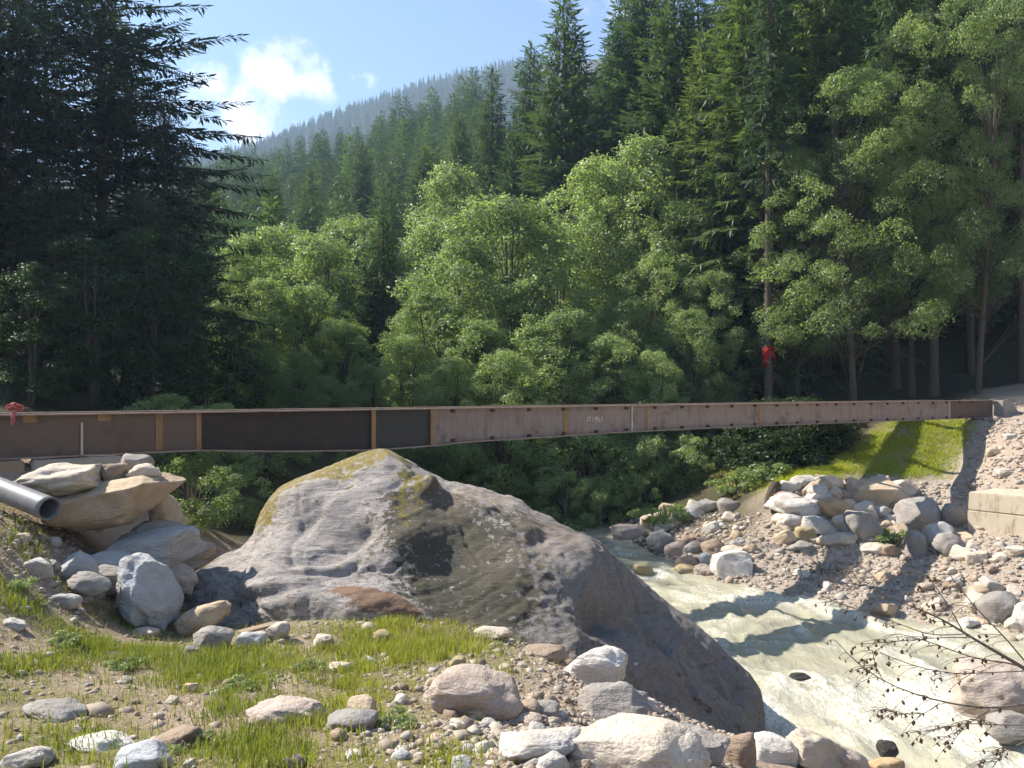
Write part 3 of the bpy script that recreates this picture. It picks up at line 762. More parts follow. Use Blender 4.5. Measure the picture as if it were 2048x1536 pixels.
# (x0, y0, x1, y1, Y or None = on the ground, roll degrees, colour, kind, name, label)   kind r = rounded, a = angular, s = slab
stones = [
    # stack under the left bridge end
    (18, 921, 208, 998, 12.5, -7, CREAM, 'r', 'boulder', 'long smooth cream boulder lying atop the stacked rocks under the bridge end'),
    (203, 926, 258, 966, 12.8, 0, BROWN, 'r', 'stone', 'small brown rounded stone right beside the long cream boulder under the bridge'),
    (256, 926, 322, 962, 12.8, -4, CREAM, 's', 'stone', 'flat pale stone at the right end of the top row of stacked rocks'),
    (238, 906, 304, 942, 13.5, 5, GREY, 'a', 'stone', 'mossy grey stone behind the flat pale one, next to the concrete bearing slab'),
    (96, 950, 347, 1068, 12.7, -9, TAN, 'a', 'boulder', 'big tan angular slab boulder, largest of the stacked rocks beside the grey pipe'),
    (285, 985, 362, 1070, 13.4, -25, TAN, 'a', 'boulder', 'tan leaning rock peeking out behind the big tan slab'),
    (265, 1038, 392, 1118, 13.1, 4, GREY, 'a', 'boulder', 'grey blocky rock under the big tan slab, next to the dark gap'),
    (180, 1058, 388, 1150, 12.5, -6, BLUE, 'a', 'boulder', 'wide blue-grey slab at the foot of the stacked rocks'),
    (296, 1106, 404, 1150, 12.9, 3, BROWN, 's', 'stone', 'brown flat rock wedged below the blue-grey slab'),
    (308, 1122, 400, 1190, 12.5, 12, PINK, 'r', 'boulder', 'pinkish round rock between the pale upright boulder and the huge boulder'),
    (385, 1086, 432, 1118, 16.0, 0, PINK, 'r', 'stone', 'sunlit pinkish rock in the gap left of the huge boulder'),
    (228, 1112, 352, 1262, 11.2, -24, BLUE, 'r', 'boulder', 'large upright pale blue-grey boulder leaning against the huge boulder'),
    (182, 1104, 292, 1172, 11.8, 8, BLUE, 'a', 'boulder', 'pale blue-grey boulder with a cracked edge behind the upright one'),
    (186, 1130, 254, 1186, 11.4, 0, GREY, 'a', 'stone', 'small dark grey rock caught between the pale blue-grey boulders'),
    (112, 1104, 198, 1196, 11.0, -12, BLUE, 'a', 'boulder', 'blocky pale blue-grey boulder with a flat top face'),
    (138, 1138, 222, 1192, 10.7, 16, GREY, 'r', 'stone', 'elongated grey stone lying in front of the blocky pale boulder'),
    (42, 1116, 100, 1160, None, 0, PALE, 'a', 'stone', 'pale faceted stone on the soil below the pipe'),
    (95, 1120, 120, 1146, None, 0, GREY, 'a', 'stone', 'little grey stone between the faceted stone and the blocky boulder'),
    (100, 1183, 158, 1220, None, 8, PALE, 'a', 'stone', 'pale square-faced stone in the grass below the blocky boulder'),
    (0, 1235, 52, 1262, None, 14, PALE, 's', 'stone', 'flat pale stone poking out of the grass at the left edge'),
    (25, 1066, 62, 1090, None, 0, CREAM, 's', 'stone', 'cream stone half buried in the slope under the pipe'),
    (90, 1072, 122, 1098, None, 0, PALE, 'a', 'stone', 'small pale rock just below the mouth of the pipe'),
    (360, 1198, 462, 1266, 11.3, -27, TAN, 'r', 'stone', 'tan oval stone leaning on the foot of the huge boulder'),
    (386, 1250, 464, 1310, None, 5, GREY, 'a', 'stone', 'lumpy speckled grey stone in front of the tan oval stone'),
    (474, 1262, 536, 1304, None, 0, PALE, 'a', 'stone', 'grey stone in grass at the boulder foot beside a broken board'),
    (534, 1243, 580, 1286, None, -10, CREAM, 'a', 'stone', 'pointed cream stone standing at the foot of the huge boulder'),
    (624, 1270, 668, 1304, None, 0, CREAM, 'r', 'stone', 'round cream stone in bright grass below the brown soil patch'),
    (262, 1256, 318, 1278, None, 0, CREAM, 's', 'stone', 'low cream slab on bare soil below the upright boulder'),
    (372, 1290, 405, 1312, None, 25, GREY, 's', 'stone', 'small tilted grey stone beside the lumpy speckled stone'),
    # near bank
    (48, 1402, 178, 1458, None, 8, GREY, 's', 'stone', 'flat dark grey slab stone in the grass at lower left'),
    (496, 1398, 646, 1462, None, 4, PINK, 'r', 'stone', 'broad low pinkish stone with rounded top in the grass'),
    (652, 1420, 754, 1470, None, 0, GREY, 'r', 'stone', 'grey-green stone with overgrown dark front, beside the broad pinkish stone'),
    (862, 1340, 1046, 1445, None, 0, PINK, 'a', 'boulder', 'flat-topped pinkish-grey block with gravel on its top'),
    (1048, 1240, 1168, 1310, None, 8, CREAM, 'a', 'boulder', 'pale pointed boulder against the foot of the huge boulder, above the soil'),
    (1040, 1288, 1140, 1322, None, 0, BROWN, 'r', 'stone', 'brown soil-covered stone between the pale pointed boulder and the white one'),
    (1126, 1290, 1254, 1392, None, 0, WHITE, 'a', 'boulder', 'bright white boulder with a rounded top beside the huge boulder'),
    (1150, 1362, 1296, 1470, None, -8, GREY, 'r', 'boulder', 'smooth grey boulder below the bright white boulder'),
    (1126, 1432, 1410, 1580, None, 0, CREAM, 'r', 'boulder', 'large cream boulder with pitted face at the bottom edge'),
    (996, 1452, 1166, 1540, None, -4, PALE, 'a', 'boulder', 'pale grey angular boulder left of the large cream one'),
    (1056, 1498, 1136, 1570, None, -20, PALE, 'r', 'stone', 'oval pale stone tucked under the pale grey angular boulder'),
    (1336, 1454, 1456, 1550, None, 10, GREY, 'a', 'boulder', 'grey blocky boulder directly right of the large cream one'),
    (1438, 1462, 1514, 1540, -7.8, -6, BROWN, 'a', 'boulder', 'brownish rock between the grey blocky boulder and the pale water-edge rocks'),
    (1508, 1466, 1596, 1542, -8.4, 14, WHITE, 'a', 'boulder', 'white tilted rock at the edge of the stream'),
    (1582, 1458, 1696, 1556, -8.4, 18, CREAM, 'a', 'boulder', 'cream pinkish slanted rock at the stream edge, behind the orange one'),
    (1652, 1494, 1740, 1556, -8.4, 22, PINK, 'a', 'stone', 'pinkish slanted rock touching the stream, right of the cream one'),
    (1738, 1512, 1804, 1566, -8.4, 0, ORANGE, 'a', 'stone', 'orange pointed rock at the bottom edge beside the stream'),
    (148, 1464, 276, 1512, None, 6, WHITE, 's', 'stone', 'white flat stone in the grass near the lower left corner'),
    (14, 1490, 106, 1540, None, -8, PALE, 'r', 'stone', 'pale rounded stone in the lower left corner'),
    (236, 1488, 346, 1560, None, 0, BLUE, 'a', 'stone', 'blue-grey faceted stone at the bottom edge, in grass'),
    (296, 1452, 402, 1512, None, -14, BROWN, 'a', 'stone', 'broken brown-grey rock behind the blue-grey faceted stone'),
    (946, 1253, 1024, 1280, None, 3, CREAM, 's', 'stone', 'low cream stone in bright grass at the foot of the huge boulder'),
    (744, 1260, 790, 1296, None, 0, OCHRE, 'r', 'stone', 'round ochre stone in the tall bright grass'),
    (658, 1324, 704, 1350, None, 0, CREAM, 'r', 'stone', 'small cream stone on reddish soil within the grass'),
    (895, 1312, 932, 1340, None, 0, OCHRE, 'r', 'stone', 'small ochre stone standing behind the flat-topped block'),
    (845, 1382, 872, 1412, None, 0, PINK, 'r', 'stone', 'small pinkish stone at the left side of the flat-topped block'),
    (1050, 1405, 1120, 1440, None, 0, GREY, 'a', 'stone', 'dark mossy rock between the flat-topped block and the smooth grey boulder'),
    # in the stream
    (1755, 1482, 1794, 1520, 12.75, 0, WET, 'r', 'stone', 'black wet stone in the stream behind the orange rock'),
    (1580, 1346, 1622, 1370, 16.7, 0, WET, 'r', 'stone', 'dark wet stone just breaking the water in midstream'),
    (1266, 1128, 1306, 1156, 26.5, 0, OCHRE, 'a', 'stone', 'ochre square stone standing alone in the pale water'),
    (1896, 1316, 2090, 1462, 15.0, 6, PINK, 'r', 'boulder', 'big pinkish boulder in the stream behind the bare twigs'),
    (1976, 1425, 2070, 1490, 13.7, 0, GREY, 'r', 'boulder', 'grey boulder in front of the big pinkish stream boulder'),
    # far bank
    (1220, 1048, 1302, 1084, 33.0, 0, PINK, 'r', 'boulder', 'long pinkish log-shaped boulder at the upstream water edge'),
    (1280, 1028, 1312, 1056, None, 0, PINK, 'r', 'stone', 'pinkish stone below the dark shrubs behind the log-shaped boulder'),
    (1426, 1096, 1504, 1166, None, 10, WHITE, 'a', 'boulder', 'largest pale boulder at the far water edge'),
    (1308, 1068, 1346, 1112, None, 0, GREY, 'r', 'stone', 'grey stone at the upstream end of the water-edge row'),
    (1330, 1084, 1374, 1120, None, 0, PINK, 'r', 'stone', 'pinkish stone second in the water-edge row'),
    (1368, 1084, 1410, 1120, None, 0, GREY, 'r', 'stone', 'grey stone in the middle of the water-edge row'),
    (1404, 1078, 1458, 1120, None, 8, BROWN, 'r', 'stone', 'brown-grey stone at the downstream end of the water-edge row'),
    (1398, 1106, 1428, 1132, None, 0, BLUE, 'r', 'stone', 'small bluish stone in front of the water-edge row'),
    (1352, 1112, 1402, 1140, None, 0, BROWN, 's', 'stone', 'flat brown stone touching the water beside the bluish one'),
    (1346, 1128, 1398, 1154, None, 4, OCHRE, 's', 'stone', 'flat ochre stone lowest at the far water edge'),
    (1388, 1128, 1424, 1154, None, 0, PINK, 'r', 'stone', 'pinkish cobble between flat ochre stone and largest pale boulder'),
    (1542, 986, 1642, 1046, None, 12, WHITE, 'r', 'boulder', 'white rounded boulder in the far bank rock wall'),
    (1642, 992, 1708, 1050, None, 30, ORANGE, 'r', 'boulder', 'orange-tan oval boulder in the far bank rock wall'),
    (1692, 958, 1800, 1020, None, -8, TAN, 'a', 'boulder', 'largest tan block at the top of the far bank rock wall'),
    (1692, 1022, 1758, 1090, None, -30, GREY, 'a', 'boulder', 'leaning grey-tan slab in the far rock wall below the largest tan block'),
    (1586, 952, 1630, 984, None, 0, PALE, 'a', 'stone', 'pale stone on top of the far rock wall, left one of two'),
    (1622, 950, 1686, 984, None, 6, CREAM, 'a', 'stone', 'cream stone on top of the far rock wall under the grass'),
    (1556, 962, 1598, 994, None, 0, PALE, 'a', 'stone', 'pale stone capping the left end of the far rock wall'),
    (1566, 1030, 1606, 1064, None, 0, PALE, 'a', 'stone', 'pale block below the white rounded boulder'),
    (1606, 1032, 1676, 1084, None, 20, PALE, 'a', 'boulder', 'pale tilted boulder in the middle of the far rock wall'),
    (1592, 1054, 1632, 1084, None, 0, OCHRE, 'a', 'stone', 'yellowish stone at the foot of the far rock wall'),
    (1638, 1064, 1708, 1096, None, 4, CREAM, 's', 'stone', 'long cream slab at the foot of the far rock wall'),
    (1572, 1082, 1634, 1106, None, 0, GREY, 's', 'stone', 'flat grey stone on the gravel below the far rock wall'),
    (1722, 1086, 1782, 1114, None, 0, CREAM, 's', 'stone', 'flat cream stone beside the grassy tuft below the leaning slab'),
    (1640, 975, 1662, 1000, None, 0, CREAM, 'a', 'stone', 'small cream stone wedged above the orange-tan boulder'),
    (1796, 1000, 1878, 1085, None, 0, GREY, 'a', 'boulder', 'dark grey boulder standing in the bridge shadow on the far bank'),
    (1814, 1064, 1852, 1126, None, -8, GREY, 'r', 'stone', 'upright grey stone in front of the dark boulder in shadow'),
    (1852, 1046, 1902, 1106, None, 10, PALE, 'r', 'boulder', 'pale boulder lit between the two bridge shadows'),
    (1880, 1010, 1934, 1066, None, 0, GREY, 'a', 'boulder', 'grey boulder touching the left end of the concrete blocks'),
    (1874, 1070, 1930, 1120, None, 0, GREY, 'a', 'boulder', 'grey boulder below the left corner of the concrete blocks'),
    (1962, 1182, 2040, 1262, None, 0, GREY, 'r', 'boulder', 'big grey boulder at the water edge below the concrete blocks'),
    (1928, 1188, 1982, 1236, None, 0, CREAM, 'r', 'boulder', 'cream boulder left of the big grey water-edge boulder'),
    (2028, 1206, 2075, 1272, None, 0, PALE, 'r', 'boulder', 'pale boulder cut by the right edge beside the water'),
    (1975, 898, 2003, 916, None, 0, TAN, 'a', 'stone', 'small tan stone on the bare dirt slope below the bridge end'),
    (2010, 868, 2032, 882, None, 0, PALE, 'a', 'stone', 'tiny pale stone high on the bare dirt slope at the right edge'),
    (1990, 938, 2022, 956, None, 0, CREAM, 'a', 'stone', 'cream stone lying just above the concrete blocks'),
    (1436, 998, 1480, 1032, None, 0, GREY, 'r', 'stone', 'grey stone on the gravel mound near the dark stump'),
    (1396, 1000, 1440, 1030, None, 0, PALE, 'r', 'stone', 'pale stone at the upstream shoulder of the gravel mound'),
]
KINDS = {'r': dict(cuts=8, ang=0.72, rough=0.06, sq=.12), 'a': dict(cuts=9, ang=0.62, rough=0.035, sq=0.42), 's': dict(cuts=9, ang=0.68, rough=0.09)}
for idx, (x0, y0, x1, y1, Y, roll, colr, kd, nm, lab) in enumerate(stones):
    px, py = (x0 + x1) / 2, (y0 + y1) / 2
    w = (x1 - x0); hgt = (y1 - y0)
    onground = Y is None or Y < 0
    if Y is not None and Y < 0: Y = -Y
    elif onground:
        Y = ground_hit(px, y1 - hgt * 0.18)
    k_ = 1.14 if px > 1300 and py < 1130 else 1.04
    sx = w * k_ / 2 / F * Y; sz = hgt * k_ / 2 / F * Y
    sy = min(max(sx * 0.8, sz * 0.9), 1.6)
    big = w * hgt > 5000
    me = rock_mesh(100 + idx, 5 if w * hgt > 9000 else 4, **KINDS[kd])
    c_ = P(px, py, Y)
    if onground:
        c_[1] += sy * 0.55; c_[0] = (px - 1024) / F * c_[1]; c_[2] = (HOR - py) / F * c_[1]
        k = c_[1] / Y; sx *= k; sz *= k
        g = Hs(c_[0], c_[1]); bot = c_[2] - sz
        if bot > g - 0.1 * sz:            # sink it until it sits in the soil
            top = c_[2] + sz; bot = g - 0.25 * sz; sz = (top - bot) / 2; c_[2] = (top + bot) / 2
    rr = random.Random(idx)
    jit = rr.uniform(0.92, 1.08)
    a = abs(R(roll)); # keep the outline when rolled
    ca, sa = math.cos(a), math.sin(a)
    if sx > sz: sx2, sz2 = sx / max(ca, .6) * 0.98, max(sz * 0.72, (sz - sx * sa * 0.55)) if roll else sz
    else: sx2, sz2 = max(sx * 0.72, sx - sz * sa * 0.5) if roll else sx, sz / max(ca, .6) * 0.98
    add(nm, me, loc=c_, rot=(0, R(roll), 0), scale=(sx2, sy, sz2), label=lab, cat=nm, color=tuple(v * jit for v in colr))

# loose cobbles one could count : near bank, far bank
base_rocks = [rock_mesh(400 + k, 3, **KINDS['a' if k % 3 else 'r']) for k in range(10)]
ang_rocks = [rock_mesh(450 + k, 4, **KINDS['a']) for k in range(10)]
small_rocks = [rock_mesh(430 + k, 2, **KINDS['r' if k % 2 else 'a']) for k in range(8)]
rs = np.random.default_rng(77)
PALETTE = [CREAM, PALE, PALE, GREY, PINK, TAN, BROWN, BLUE, WHITE]


CNAME = {CREAM: 'cream', PALE: 'pale grey', GREY: 'dark grey', PINK: 'pinkish', TAN: 'tan', BROWN: 'brown', BLUE: 'bluish', WHITE: 'white'}
PREP = {'in', 'on', 'at', 'with', 'behind', 'beside', 'below', 'under', 'of', 'lying', 'leaning', 'right', 'wedged', 'peeking', 'between', 'caught', 'next', 'poking', 'half', 'just', 'standing', 'against', 'left', 'directly', 'tucked', 'touching', 'lowest', 'second', 'capping', 'cut', 'atop', 'to', 'above', 'lit', 'and', 'from'}


def short(lab):
    out = []
    for w_ in lab.split():
        if w_.strip(',') in PREP and out: break
        out.append(w_.strip(','))
        if w_.endswith(','): break
    return ' '.join(out)


USED = set()
HERO = [((a[0] + a[2]) / 2, (a[1] + a[3]) / 2, short(a[9])) for a in stones if len(short(a[9]).split()) >= 3]


def cobble(px, py, wpx, lab, grp, meshes, cols=PALETTE):
    Y = ground_hit(px, py)
    if Y >= 59: return
    x = (px - 1024) / F * Y
    g = Hs(x, Y)
    if g < wz(Y) - 0.05: return
    s_ = wpx / 2 / F * Y
    ck = cols[rs.integers(len(cols))]
    c_ = np.array(ck) * rs.uniform(0.85, 1.2)
    for hx_, hy_, hn in sorted(HERO, key=lambda q_: (q_[0] - px) ** 2 + (1.6 * (q_[1] - py)) ** 2)[:14]:
        rel = ('left of' if px < hx_ else 'right of') if abs(px - hx_) > 1.2 * abs(py - hy_) else ('behind' if py < hy_ else 'in front of')
        lab = f"{'small ' if wpx < 22 else ''}{CNAME[ck]} cobble {rel} the {hn}"
        if lab not in USED: break
    USED.add(lab)
    fl = rs.uniform(0.55, 0.85)
    add('stone', meshes[rs.integers(len(meshes))], loc=(x, Y, g + s_ * fl * 0.15), rot=(rs.uniform(-.35, .35), rs.uniform(-.35, .35), rs.uniform(0, 6.3)),
        scale=(s_, s_ * rs.uniform(.7, 1.0), s_ * fl), label=lab, cat='stone', group=grp, color=c_)


# near bank: in the gravel around the cream boulder
for k in range(60):
    px = rs.normal(1010, 170); py = rs.uniform(1400, 1545)
    if px < 700 or px > 1500: continue
    cobble(px, py, rs.uniform(16, 46) * (1 if rs.random() < .85 else 1.6), 'loose cobble in the grey gravel at the bottom of the near bank', 'cobbles in the near gravel', base_rocks)
for k in range(26):
    px = rs.uniform(0, 1060); py = rs.uniform(1250, 1535)
    cobble(px, py, rs.uniform(10, 42), 'small stone scattered in the grass and soil of the near bank', 'stones scattered in the near grass', base_rocks, [CREAM, GREY, TAN, BROWN, PALE, PINK])
for k in range(16):
    px = rs.uniform(0, 330); py = rs.uniform(1040, 1240)
    cobble(px, py, rs.uniform(8, 30), 'small stone on the soil slope below the grey pipe', 'stones on the pipe slope', base_rocks, [PALE, BLUE, CREAM, GREY])
# far bank rubble
FB = [(1300, 1480, 1010, 1120, 26, 18, 46), (1440, 1800, 1040, 1180, 14, 16, 36), (1540, 1800, 962, 1090, 40, 24, 58), (1760, 1960, 1010, 1240, 20, 18, 52), (1900, 2048, 1080, 1260, 22, 18, 50)]
for (xa, xb, ya, yb, n, wa, wb) in FB:
    for k in range(n):
        px = rs.uniform(xa, xb); py = rs.uniform(ya, yb)
        lower = 1300 + (py - 1075) * 2.2
        if px < lower - 40: continue
        if px > 1935 and py < 1085: continue
        cobble(px, py, rs.uniform(wa, wb), 'cobble in the rubble between the far rock wall and the water', 'cobbles of the far bank rubble', ang_rocks, [CREAM, PALE, TAN, BROWN, CREAM, PALE, CREAM])
# pebbles beyond counting
def scatter_gravel(name, pts, sizes, mat, label, seed):
    V0, F0 = ICO[2]
    V0, F0 = ico(1)
    r = np.random.default_rng(seed)
    n = len(pts)
    Vb = np.stack([V0 * (1 + 0.35 * r.uniform(-1, 1, size=(len(V0), 1))) for _ in range(12)])
    pick = r.integers(12, size=n)
    sc3 = sizes[:, None] * np.stack([r.uniform(.7, 1.2, n), r.uniform(.7, 1.2, n), r.uniform(.4, .8, n)], -1)
    an = r.uniform(0, 2 * np.pi, n); ca, sa = np.cos(an)[:, None], np.sin(an)[:, None]
    V = Vb[pick] * sc3[:, None, :]
    V = np.stack([V[..., 0] * ca - V[..., 1] * sa, V[..., 0] * sa + V[..., 1] * ca, V[..., 2]], -1) + pts[:, None, :]
    Fa = F0[None] + (np.arange(n) * len(V0))[:, None, None]
    tone = np.repeat(r.uniform(0, 1, n), len(V0))
    me = make_mesh(name, V.reshape(-1, 3), Fa.reshape(-1, 3), mat, True, {'tone': tone})
    return add(name, me, label=label, cat='gravel', kind='stuff')


m = MT('pebble')
t_ = m.attr('tone'); nn = m.noise(m.pos(), 40, 3)
c = m.ramp(t_, [(0.0, (0.24, 0.19, 0.15)), (0.3, (0.42, 0.35, 0.28)), (0.6, (0.36, 0.29, 0.22)), (0.85, (0.52, 0.46, 0.39)), (1.0, (0.34, 0.32, 0.30))])
m.principled(m.mix(nn, m.mix(1.0, c, (0.6, 0.6, 0.6), 'MULTIPLY'), c), 0.9)


def gravel_pts(n, xr, yr, keep, seed):
    r = np.random.default_rng(seed)
    x = r.uniform(*xr, n); y = r.uniform(*yr, n); z = H(x, y)
    px, py = img(x, y, z)
    ok = keep(x, y, z, px, py, r) & (z > wz(y) - 0.02)
    return np.stack([x, y, z], -1)[ok]


gp = gravel_pts(110000, (-8.5, 5), (4.3, 13), lambda x, y, z, px, py, r: (r.random(len(x)) < np.clip(1.0 * blob(px, py, 1060, 1490, 230, 75) + 0.5 * blob(px, py, 1250, 1420, 160, 60) + 0.25 * blob(px, py, 950, 1330, 260, 60) + 0.5 * blob(px, py, 120, 1130, 150, 90) + 0.07, 0, 1)) & (px > -60) & (px < 1800), 5)
gp = gp[:13000]
scatter_gravel('gravel', gp, np.random.default_rng(6).gamma(1.6, 0.010, len(gp)) + 0.006, MATS['pebble'], 'loose grey and tan gravel between the stones of the near bank', 7)
gp = gravel_pts(60000, (3, 22), (15, 36), lambda x, y, z, px, py, r: (r.random(len(x)) < 0.8) & (px < 2120) & (py > np.where(px > 1930, 838, 965 + 60 * (px < 1540))) & (bank_line(x, y) > -0.4) & ((px < 1935) | (py > 1060) | (r.random(len(x)) < .6)), 8)
gp = gp[:14000]
scatter_gravel('gravel', gp, np.random.default_rng(9).gamma(1.3, 0.026, len(gp)) + 0.010, MATS['pebble'], 'sunlit tan rubble and gravel covering the far bank', 10)

# ------------------------------------------------------------------ bridge
GH = 0.8


def g_Y(px): return GH * F / (92 - 0.0284 * px)


def g_top(px): return 829 - 29 * px / 1970.0


ratio_px = [-300, 0, 320, 400, 560, 740, 862, 920, 1120, 1250, 1500, 1900, 1985]
ratio_v = [0.98, 0.98, 0.97, 0.97, 1.09, 1.17, 1.12, 1.06, 1.0, 0.95, 0.93, 0.97, 1.0]
gA = P(-300, g_top(-300), g_Y(-300)); gB = P(1985, g_top(1985), g_Y(1985))
gd = (gB - gA); gL = np.linalg.norm(gd); gd /= gL
gn = np.array([gd[1], -gd[0], 0]); gn /= np.linalg.norm(gn)          # towards the camera


def g_s(px):     # distance along the girder seen at photo column px
    p_ = P(px, g_top(px), g_Y(px)); return float((p_ - gA) @ gd)


rat_s = [g_s(a) for a in ratio_px]


def gdepth(s_): return GH * np.interp(s_, rat_s, ratio_v)


def gpt(s_, off, dz): return gA + gd * s_ + gn * off + np.array([0, 0, dz])


def strip_box(s0, s1, o0, o1, top0, bot0, top1, bot1):
    return [gpt(s0, o0, bot0), gpt(s1, o0, bot1), gpt(s1, o1, bot1), gpt(s0, o1, bot0), gpt(s0, o0, top0), gpt(s1, o0, top1), gpt(s1, o1, top1), gpt(s0, o1, top0)]


bridge = add('steel_bridge', None, loc=gA, label='long rusty brown steel girder footbridge crossing the stream above the boulder', cat='bridge')


def badd(name, me, parent):
    o = add(name, me, parent=parent)
    return o


bridge.empty_display_size = 0.3
TF = 0.026
FW = 0.15
for gi, goff in enumerate((0.0, -2.3)):
    stn = np.linspace(0, gL, 60)
    bxs = []
    for a, b in zip(stn[:-1], stn[1:]):
        bxs.append(strip_box(a, b, goff + FW, goff - FW, 0, -TF, 0, -TF))
    me = boxes_mesh('girder', bxs, MATS['steel_flange'])
    me.transform(Matrix.Translation(-Vector(gA)))
    gird = badd('girder', me, bridge)
    bxs = []
    for a, b in zip(stn[:-1], stn[1:]):
        da, db = gdepth(a), gdepth(b)
        bxs.append(strip_box(a, b, goff + FW, goff - FW, -da + TF, -da, -db + TF, -db))
    me = boxes_mesh('bottom_flange', bxs, MATS['steel_flange'])
    me.transform(Matrix.Translation(-Vector(gA)))
    badd('bottom_flange', me, gird)
    joints = [-300, 318, 397, 745, 862, 1130, 1262, 1520, 1897, 1985]
    pm = ['steel_brown', 'steel_brown', 'steel_dark', 'steel_green', 'steel_pink', 'steel_pink', 'steel_pink', 'steel_pink', 'steel_brown']
    for a, b, mt in zip(joints[:-1], joints[1:], pm):
        s0, s1 = g_s(a) + 0.004, g_s(b) - 0.004
        st_ = np.linspace(s0, s1, 8)
        bxs = [strip_box(p_, q_, goff + 0.008, goff - 0.008, -TF - .001, -gdepth(p_) + TF + .001, -TF - .001, -gdepth(q_) + TF + .001) for p_, q_ in zip(st_[:-1], st_[1:])]
        me = boxes_mesh('web_panel', bxs, MATS[mt]); me.transform(Matrix.Translation(-Vector(gA)))
        badd('web_panel', me, gird)
    if gi == 0:
        for px, w, mt, o1 in [(318, 0.13, 'rust_bar', 0.03), (397, 0.10, 'rust_bar', 0.03), (745, 0.10, 'rust_bar', 0.07), (862, 0.09, 'rust_bar', 0.07), (1130, 0.16, 'rust_bar', 0.022), (1262, 0.05, 'pale_bar', 0.05), (1292, 0.12, 'rust_bar', 0.022), (1520, 0.16, 'rust_bar', 0.022), (1897, 0.09, 'pale_bar', 0.05)]:
            s0 = g_s(px) - w / 2; s1 = s0 + w; d0 = gdepth(s0)
            me = boxes_mesh('stiffener', [strip_box(s0, s1, o1, 0.0085, -TF - .002, -d0 + TF + .002, -TF - .002, -d0 + TF + .002)], MATS[mt]); me.transform(Matrix.Translation(-Vector(gA)))
            badd('stiffener', me, gird)
        s0 = g_s(163); V, Qd = tube([gpt(s0, 0.05, -0.17), gpt(s0, 0.05, -0.4), gpt(s0, 0.05, -gdepth(s0) + TF)], 0.024, 8)
        me = make_mesh('rod', V - gA, Qd, MATS['pale_bar']); badd('rod', me, gird)
        # bracket plates near the left end
        for px in (46, 195):
            s0 = g_s(px)
            me = boxes_mesh('bracket', [strip_box(s0, s0 + 0.22, 0.03, 0.0085, -TF - .002, -0.15, -TF - .002, -0.15)], MATS['rust_bar']); me.transform(Matrix.Translation(-Vector(gA)))
            badd('bracket', me, gird)
        # bolts along the flanges of the lighter sections
        a6 = np.linspace(0, 2 * np.pi, 6, endpoint=False)
        hexv = np.concatenate([np.stack([np.cos(a6), np.zeros(6), np.sin(a6)], -1), np.stack([np.cos(a6), np.ones(6), np.sin(a6)], -1), [[0, 1, 0]]])
        hexf = [[k, (k + 1) % 6, 6 + (k + 1) % 6, 6 + k] for k in range(6)]
        hext = [[6 + k, 6 + (k + 1) % 6, 12] for k in range(6)]
        bm_ = make_mesh('bolt', hexv, [np.array(hexf), np.array(hext)], MATS['bolt_steel'], False)
        sgn = math.atan2(gn[1], gn[0]) - math.pi / 2
        s0, s1 = g_s(905), g_s(1950)
        for s_ in np.arange(s0, s1, 1.15):
            for dz in (-TF - 0.055, -gdepth(s_) + TF + 0.05):
                add('bolt', bm_, parent=gird, loc=gpt(s_, 0.0085, dz) - gA, rot=(0, 0, sgn), scale=(0.06, 0.05, 0.045))
    else:
        pass
for px in (100, 500, 800, 1050, 1250, 1420, 1560, 1690, 1800, 1900):
    s0 = g_s(px); d0 = gdepth(s0)
    me = boxes_mesh('cross_beam', [strip_box(s0 - 0.07, s0 + 0.07, -0.0085, -2.29, -0.22, -0.42, -0.22, -0.42)], MATS['steel_dark']); me.transform(Matrix.Translation(-Vector(gA)))
    badd('cross_beam', me, bridge)
# chalk marks on the web (faint strokes as in the photo)
s0 = g_s(1174)
ms = []
strokes = [[(0, .0), (0, -.16)], [(.02, 0), (.08, -.02)], [(.1, .02), (.1, -.15)], [(.06, 0), (.13, .01)], [(.22, -.16), (.22, -.02), (.28, -.09), (.33, .0), (.33, -.14)], [(.3, -.05), (.42, .03)], [(.38, .01), (.40, -.2)], [(.40, -.1), (.46, -.02)], [(.46, -.02), (.47, -.17)], [(.52, -.06), (.5, -.17), (.56, -.17)], [(.6, .03), (.6, -.14)]]
acc = Acc()
for sk in strokes:
    V, Qd = tube([gpt(s0 + a * 0.9, 0.0095, -0.31 + b * 0.8) for a, b in sk], 0.008, 4); acc.add(V - gA, Qd)
badd('chalk_mark', acc.mesh('chalk_mark', MATS['chalk'], False), gird if False else [o for o in bridge.children if o.name.startswith('girder')][0])

# right end: concrete kerb block behind the girder end
def block(name, corners, mat, **kw):
    c_ = np.asarray(corners, float); base = c_[:4].mean(0)
    bm = bmesh.new(); vs = [bm.verts.new(v - base) for v in c_]
    for f in [(0, 3, 2, 1), (4, 5, 6, 7), (0, 1, 5, 4), (1, 2, 6, 5), (2, 3, 7, 6), (3, 0, 4, 7)]: bm.faces.new([vs[q_] for q_ in f])
    bmesh.ops.recalc_face_normals(bm, faces=bm.faces)
    bmesh.ops.bevel(bm, geom=list(bm.edges), offset=0.03, segments=2, affect='EDGES')
    bmesh.ops.triangulate(bm, faces=bm.faces)
    bmesh.ops.subdivide_edges(bm, edges=bm.edges, cuts=2, use_grid_fill=True)
    for v in bm.verts:
        q_ = np.array(v.co) + base
        v.co += Vector(np.array([vnoise(q_ * 2.2, 1), vnoise(q_ * 2.2, 2), vnoise(q_ * 2.2, 3)]) * 0.018)
    me = bpy.data.meshes.new(name); bm.to_mesh(me); bm.free(); me.materials.append(mat)
    return add(name, me, loc=base, **kw)


